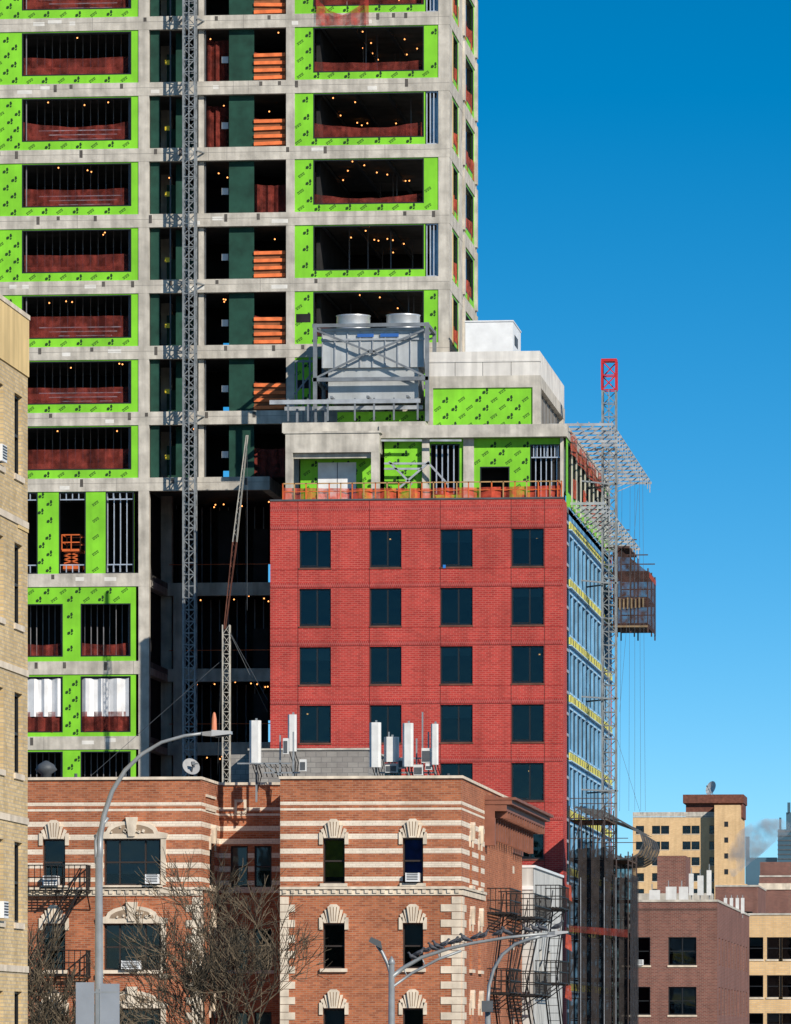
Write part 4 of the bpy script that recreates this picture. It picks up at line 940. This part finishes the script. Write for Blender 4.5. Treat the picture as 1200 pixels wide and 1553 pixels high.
# ------------------------------------------------------------------ ANTENNAS
def antenna(pxa,pxb,pya,pyb,Y):
    o=Obj('cellular_antenna'); xa,xb=X_(pxa,Y),X_(pxb,Y); zt,zb=Z_(pxa,pya,Y),Z_(pxa,pyb,Y); w=xb-xa; p=o.p('radome',whited)
    d=w*.45
    c=[(xa+.2*w,Y-d),(xb-.2*w,Y-d),(xb,Y-d*.5),(xb,Y+d*.4),(xa,Y+d*.4),(xa,Y-d*.5)]
    k=len(p.v)
    p.v+=[(x,y,zb) for x,y in c]+[(x,y,zt) for x,y in c]; n=len(c)
    for i in range(n): p.f.append((k+i,k+(i+1)%n,k+n+(i+1)%n,k+n+i))
    p.f.append(tuple(k+i for i in range(n))); p.f.append(tuple(k+n+i for i in range(n)))
    xm=(xa+xb)/2; o.p('mounting_pipe',greym).bar((xm,Y+.3,zR-.7),(xm,Y+.3,zt+.1),.07)
    for z in (zb+.25,zt-.25): o.p('brackets',greym).bar((xm,Y+.0,z),(xm,Y+.33,z),.1)
    for i in range(3):
        x=xm-.1+.1*i; o.p('cables',black,True).tube([(x,Y,zb),(x+.03,Y+.05,zb-.15),(x+.1,Y+.2,zb-.4),(xm,Y+.35,zR-.4)],.018,5)
    return o
for a in ((379,396,1093,1160,217),(437,450,1084,1140,217.5),(561,578,1096,1164,216),(611,627,1097,1163,216),(583,605,1118,1156,216.6),(654,665,1098,1160,216.5)): antenna(*a)
rk=Obj('antenna_equipment_rack'); p=rk.p('pipe_frame',greym); Y=216.8
for a,b in (((575,1150),(660,1150)),((575,1172),(660,1172)),((590,1110),(590,1185)),((641,1080),(641,1185)),((650,1110),(650,1185)),((632,1120),(632,1185)),((360,1158),(440,1158)),((400,1172),(455,1172)),((445,1110),(445,1185)),((425,1115),(425,1185)),((400,1158),(430,1180))): p.bar(P(*a,Y),P(*b,Y),.055)
for (x,y,w,h) in ((585,1158,18,14),(604,1150,12,16),(640,1135,14,22),(628,1160,14,16),(455,1152,10,18),(646,1158,10,10),(430,1120,8,24)):
    c=P(x,y,Y-.15); s=T(600,Y)/F; rk.p('radio_units',whited).box(c.x,c.x+w*s,Y-.3,Y-.05,c.z-h*s,c.z); rk.p('radio_fins',steeld).box(c.x+.03,c.x+w*s-.03,Y-.32,Y-.302,c.z-h*s+.04,c.z-.1)
for i in range(9):
    a=P(580+9*i,1150,Y); rk.p('cables',black,True).tube([a,a+Vector((.06,-.05,-.2)),a+Vector((-.03,0,-.45)),a+Vector((.05,.05,-.8))],.015,5)
for i in range(7):
    a=P(385+8*i,1158,Y); rk.p('cables',black,True).tube([a,a+Vector((.1,-.05,-.15)),a+Vector((.2,0,-.1)),a+Vector((.3,.05,-.5))],.02,5)
for x,y,w in ((1045,1325,7),(1058,1328,9),(1072,1320,7),(1030,1345,14),(1010,1345,16),(985,1350,16)):
    c=P(x,y,375); s=T(1000,375)/F
    bb.p('rooftop_antennas',whited).box(c.x,c.x+w*s,375,375.3,zbb-.35 if w>10 else Z_(x,1358,375),c.z); bb.p('antenna_posts',greym).bar((c.x+.15,375.4,zbb-.4),(c.x+.15,375.4,c.z+.4),.06)
bb.p('rooftop_bulkhead',brbr).box(X_(997,380),X_(1040,380),380,386,zbb-.4,Z_(1015,1298,380)) 
bb.p('rooftop_louvre',conc).box(X_(960,378),X_(1080,378),378,380,zbb-.4,Z_(1015,1355,378))
for x in (1098,1107,1116,1124): c=P(x,1362,400); bb.p('rooftop_antennas',whited).box(c.x,c.x+.22,400,400.3,zbb-.1,c.z); bb.p('antenna_posts',greym).bar((c.x+.1,400.4,zbb-.4),(c.x+.1,400.4,c.z+.2),.06)
# ------------------------------------------------------------------ STREET LAMPS
lhm=M('lamp_head_grey',(.42,.43,.44),.1,3,.4)
def lamp_head(o,c,d,L=.8):
    d=Vector(d).normalized(); up=Vector((0,0,1)); s=Vector((0,1,0)); c=Vector(c)
    p=o.p('lamp_head',lhm)
    for (a,b,h0,h1,w0,w1) in ((0,.35,.05,.09,.05,.14),(.35,1,.09,.05,.14,.12)):
        A0=c+d*L*a;B0=c+d*L*b
        p.hexa([A0-s*w0-up*h0*.6,B0-s*w1-up*h1*.6,B0+s*w1-up*h1*.6,A0+s*w0-up*h0*.6,A0-s*w0+up*h0*.6,B0-s*w1+up*h1*.4,B0+s*w1+up*h1*.4,A0+s*w0+up*h0*.6])
    o.p('lens',black).bar(c+d*L*.45-up*.07,c+d*L*.9-up*.045,.16,.015)
def cur(pts,Y): return [P(a,b,Y) for a,b in pts]
l1=Obj('street_lamp'); Yl=100.; p=l1.p('pole',greym,True)
x=X_(150,Yl); p.tube([(x,Yl,0),(x,Yl,.9),(x,Yl,1.0),(x,Yl,Z_(150,1300,Yl))],[.17,.17,.1,.062],12)
l1.p('arm',greym,True).tube(cur([(151,1300),(152,1268),(158,1235),(170,1200),(190,1168),(215,1144),(245,1126),(280,1116),(310,1112)],Yl),[.055,.05,.046,.042,.038,.034,.03,.028,.026],10)
l1.p('arm_stay',greym,True).tube(cur([(146,1310),(145,1275),(152,1256),(164,1240)],Yl),.028,8)
lamp_head(l1,P(307,1113,Yl),(1,0,.04),.5); c=P(325,1108,Yl); l1.p('photocell',M('photocell_orange',(.6,.22,.12),.1,3,.5),True).tube([c,c+Vector((0,0,.2)),c+Vector((0,0,.28)),c+Vector((0,0,.31))],[.045,.04,.025,.012],10)
l2=Obj('street_lamp'); Yl=150.; x=X_(594,Yl); l2.p('pole',greym,True).tube([(x,Yl,0),(x,Yl,1.0),(x,Yl,1.15),(x,Yl,Z_(594,1462,Yl))],[.2,.2,.11,.075],12)
c=P(594,1462,Yl); l2.p('pole_cap',greym,True).tube([c,c+Vector((0,0,.08)),c+Vector((0,0,.2))],[.09,.08,.01],10)
armpts=[(594,1482),(612,1468),(640,1452),(680,1439),(720,1430),(770,1422),(838,1415)]
l2.p('arm',greym,True).tube(cur(armpts,Yl),[.06,.055,.05,.045,.042,.04,.035],10)
l2.p('arm_truss',greym,True).tube(cur([(594,1498),(625,1476),(665,1455),(700,1442)],Yl),.035,8)
for a,b in (((612,1468),(618,1482)),((640,1452),(645,1466)),((665,1444),(667,1455))): l2.p('arm_truss',greym).bar(P(*a,Yl),P(*b,Yl),.03)
l2.p('rear_arm',greym,True).tube(cur([(594,1482),(588,1462),(580,1445),(572,1434)],Yl),.045,8); 
hd=l2.p('floodlight_head',steeld); hd.hexa([P(559,1428,Yl-.15),P(580,1440,Yl-.15),P(580,1440,Yl+.15),P(559,1428,Yl+.15),P(563,1421,Yl-.15),P(578,1428,Yl-.15),P(578,1428,Yl+.15),P(563,1421,Yl+.15)])
lamp_head(l2,P(832,1416,Yl),(1,0,.08),.5)
l3=Obj('street_lamp'); Yl=172.; x=X_(740,Yl); l3.p('pole',greym,True).tube([(x,Yl,0),(x,Yl,1.0),(x,Yl,1.1),(x,Yl,Z_(740,1520,Yl))],[.2,.2,.1,.08],12)
l3.p('arm',greym,True).tube(cur([(740,1520),(742,1495),(749,1470),(762,1448),(782,1432),(805,1424),(822,1420)],Yl),.05,8); lamp_head(l3,P(820,1420,Yl),(1,0,.1),.6)
l3.p('signal_box',steeld).box(x-.16,x+.16,Yl-.25,Yl-.09,Z_(740,1535,Yl),Z_(740,1518,Yl))
sg=Obj('traffic_sign'); Y=99.; pl=sg.p('sign_plate',M('sign_back',(.30,.33,.37),.12,2,.5,metal=.2)); pl.box(X_(115,Y),X_(143,Y),Y,Y+.01,Z_(130,1575,Y),Z_(130,1490,Y)); pl.box(X_(152,Y),X_(181,Y),Y+.02,Y+.03,Z_(165,1570,Y),Z_(165,1492,Y))
xp=(X_(143,Y)+X_(152,Y))/2; sg.p('sign_post',greym).bar((xp,Y+.05,0),(xp,Y+.05,Z_(140,1500,Y)),.06); 
for py in (1505,1560): sg.p('brackets',greym).bar((X_(118,Y),Y+.03,Z_(140,py,Y)),(X_(178,Y),Y+.035,Z_(140,py,Y)),.03,.03)
def pigeon(c,dirx,sc=1.0):
    o=Obj('pigeon'); c=Vector(c); d=dirx; p=o.p('body',pig,True)
    def q(x,z,y=0): return c+Vector((d*x*sc,y*sc,z*sc))
    p.tube([q(-.19,.05),(q(-.15,.06)),q(-.08,.085),q(0,.11),q(.06,.145),q(.085,.19),q(.095,.215),q(.11,.235),q(.135,.235),q(.15,.228),q(.165,.222)],[.02*sc,.028*sc,.052*sc,.066*sc,.058*sc,.034*sc,.028*sc,.032*sc,.028*sc,.012*sc,.003*sc],9)
    for s in (-1,1):
        p.tube([q(.05,.13,s*.05),q(-.03,.11,s*.06),q(-.15,.07,s*.03)],[.02*sc,.032*sc,.006*sc],6)
        o.p('legs',rust).bar(q(.01,.06,s*.025),q(.015,-.002,s*.025),.01*sc); o.p('legs',rust).bar(q(.0,.0,s*.025),q(.045,.0,s*.025),.008*sc)
def arm_at(px,pts):
    for a,b in zip(pts[:-1],pts[1:]):
        if a[0]<=px<=b[0]: t=(px-a[0])/(b[0]-a[0]); return a[1]+(b[1]-a[1])*t
random.seed(2)
for px in (626,636,649,657,664,674,688,697,706,722,733,757,768,800,812,822,846): 
    py=arm_at(min(px,837),armpts); c=P(px,py,150); pigeon(c+Vector((0,0,.045 if px<830 else .06)),random.choice((-1,1)),random.uniform(.85,1.0))
# ------------------------------------------------------------------ TREES (bare)
def tree(name,base,H,seed,spread=1.0,lean=(0,0),rt=.016):
    rnd=random.Random(seed); o=Obj(name); tp=o.p('trunk_and_limbs',bark,True); tw_=o.p('twigs',bark)
    def rv(): return Vector((rnd.uniform(-1,1),rnd.uniform(-1,1),rnd.uniform(-1,1)))
    segs=[]
    def br(p,d,L,r,dep):
        n=4; pts=[p];rad=[r]
        for i in range(n):
            d=(d+rv()*.18+Vector((0,0,.07))).normalized(); p=p+d*L/n; pts.append(p); rad.append(r*(1-.4*(i+1)/n))
        segs.append((dep,pts,rad))
        if dep>=6: return
        for j in range(4 if 1<=dep<=4 else 3):
            i=rnd.choice((4,4,3,2,3)) if j else 4
            ang=math.radians(rnd.uniform(16,50)*spread); ax=d.cross(rv()).normalized(); nd=(Matrix.Rotation(ang,3,ax)@d)
            br(pts[i],nd,L*rnd.uniform(.62,.8),max(.014,rad[i]*rnd.uniform(.62,.8)),dep+1)
    b=Vector(base); br(b,Vector((lean[0],lean[1],1)).normalized(),H*.30,H*rt,0)
    top=sorted(p.z for _,pts,_ in segs for p in pts)[-60]; k=H/top
    for dep,pts,rad in segs:
        pts=[b+(p-b)*k for p in pts]
        (tp if dep<3 else tw_).tube(pts,rad,8 if dep<2 else (5 if dep<4 else 3),False)
    return o
tree('street_tree',(X_(372,196),196,0),12.8,5,.95,(.04,0),.018)
tree('street_tree',(X_(8,150),150,0),9.8,8,.85)
for o in ALL: o.done()
# ------------------------------------------------------------------ WORLD / SUN / CAMERA
EL=math.radians(29); AZ=math.radians(42)
w=bpy.data.worlds.new('World'); scene.world=w; w.use_nodes=True; nt=w.node_tree; bg=nt.nodes['Background']; bg.inputs[1].default_value=.135
sky=nt.nodes.new('ShaderNodeTexSky'); sky.sky_type='NISHITA'; sky.sun_disc=False; sky.sun_elevation=EL; sky.sun_rotation=math.pi-AZ
sky.altitude=0; sky.air_density=1.0; sky.dust_density=.3; sky.ozone_density=2.0
tc=nt.nodes.new('ShaderNodeTexCoord'); mp=nt.nodes.new('ShaderNodeMapping'); mp.inputs['Scale'].default_value=(1,1,2.4); mp.inputs['Location'].default_value=(0,0,.05)
nt.links.new(tc.outputs['Generated'],mp.inputs[0]); nt.links.new(mp.outputs[0],sky.inputs['Vector'])
hs_=nt.nodes.new('ShaderNodeHueSaturation'); hs_.inputs['Hue'].default_value=.492; hs_.inputs['Saturation'].default_value=1.52; hs_.inputs['Value'].default_value=1.1; nt.links.new(sky.outputs[0],hs_.inputs['Color']); nt.links.new(hs_.outputs[0],bg.inputs[0])
sd=bpy.data.lights.new('sun','SUN'); sd.energy=5.0; sd.angle=math.radians(.5); sd.color=(1,.92,.81); so=bpy.data.objects.new('sun',sd); scene.collection.objects.link(so)
v=Vector((math.cos(EL)*math.sin(AZ),-math.cos(EL)*math.cos(AZ),math.sin(EL))); so.rotation_euler=v.to_track_quat('Z','Y').to_euler(); so.location=(60,-60,80)
cd=bpy.data.cameras.new('camera'); cam=bpy.data.objects.new('camera',cd); scene.collection.objects.link(cam); scene.camera=cam
cd.sensor_fit='HORIZONTAL'; cd.sensor_width=36; cd.lens=270; cd.shift_y=(1575-776.5)/1200; cd.clip_start=.5; cd.clip_end=12000
cam.location=(0,0,EYE); cam.rotation_euler=(math.pi/2,0,A)
scene.view_settings.view_transform='Standard'; scene.view_settings.look='None'; scene.view_settings.exposure=0
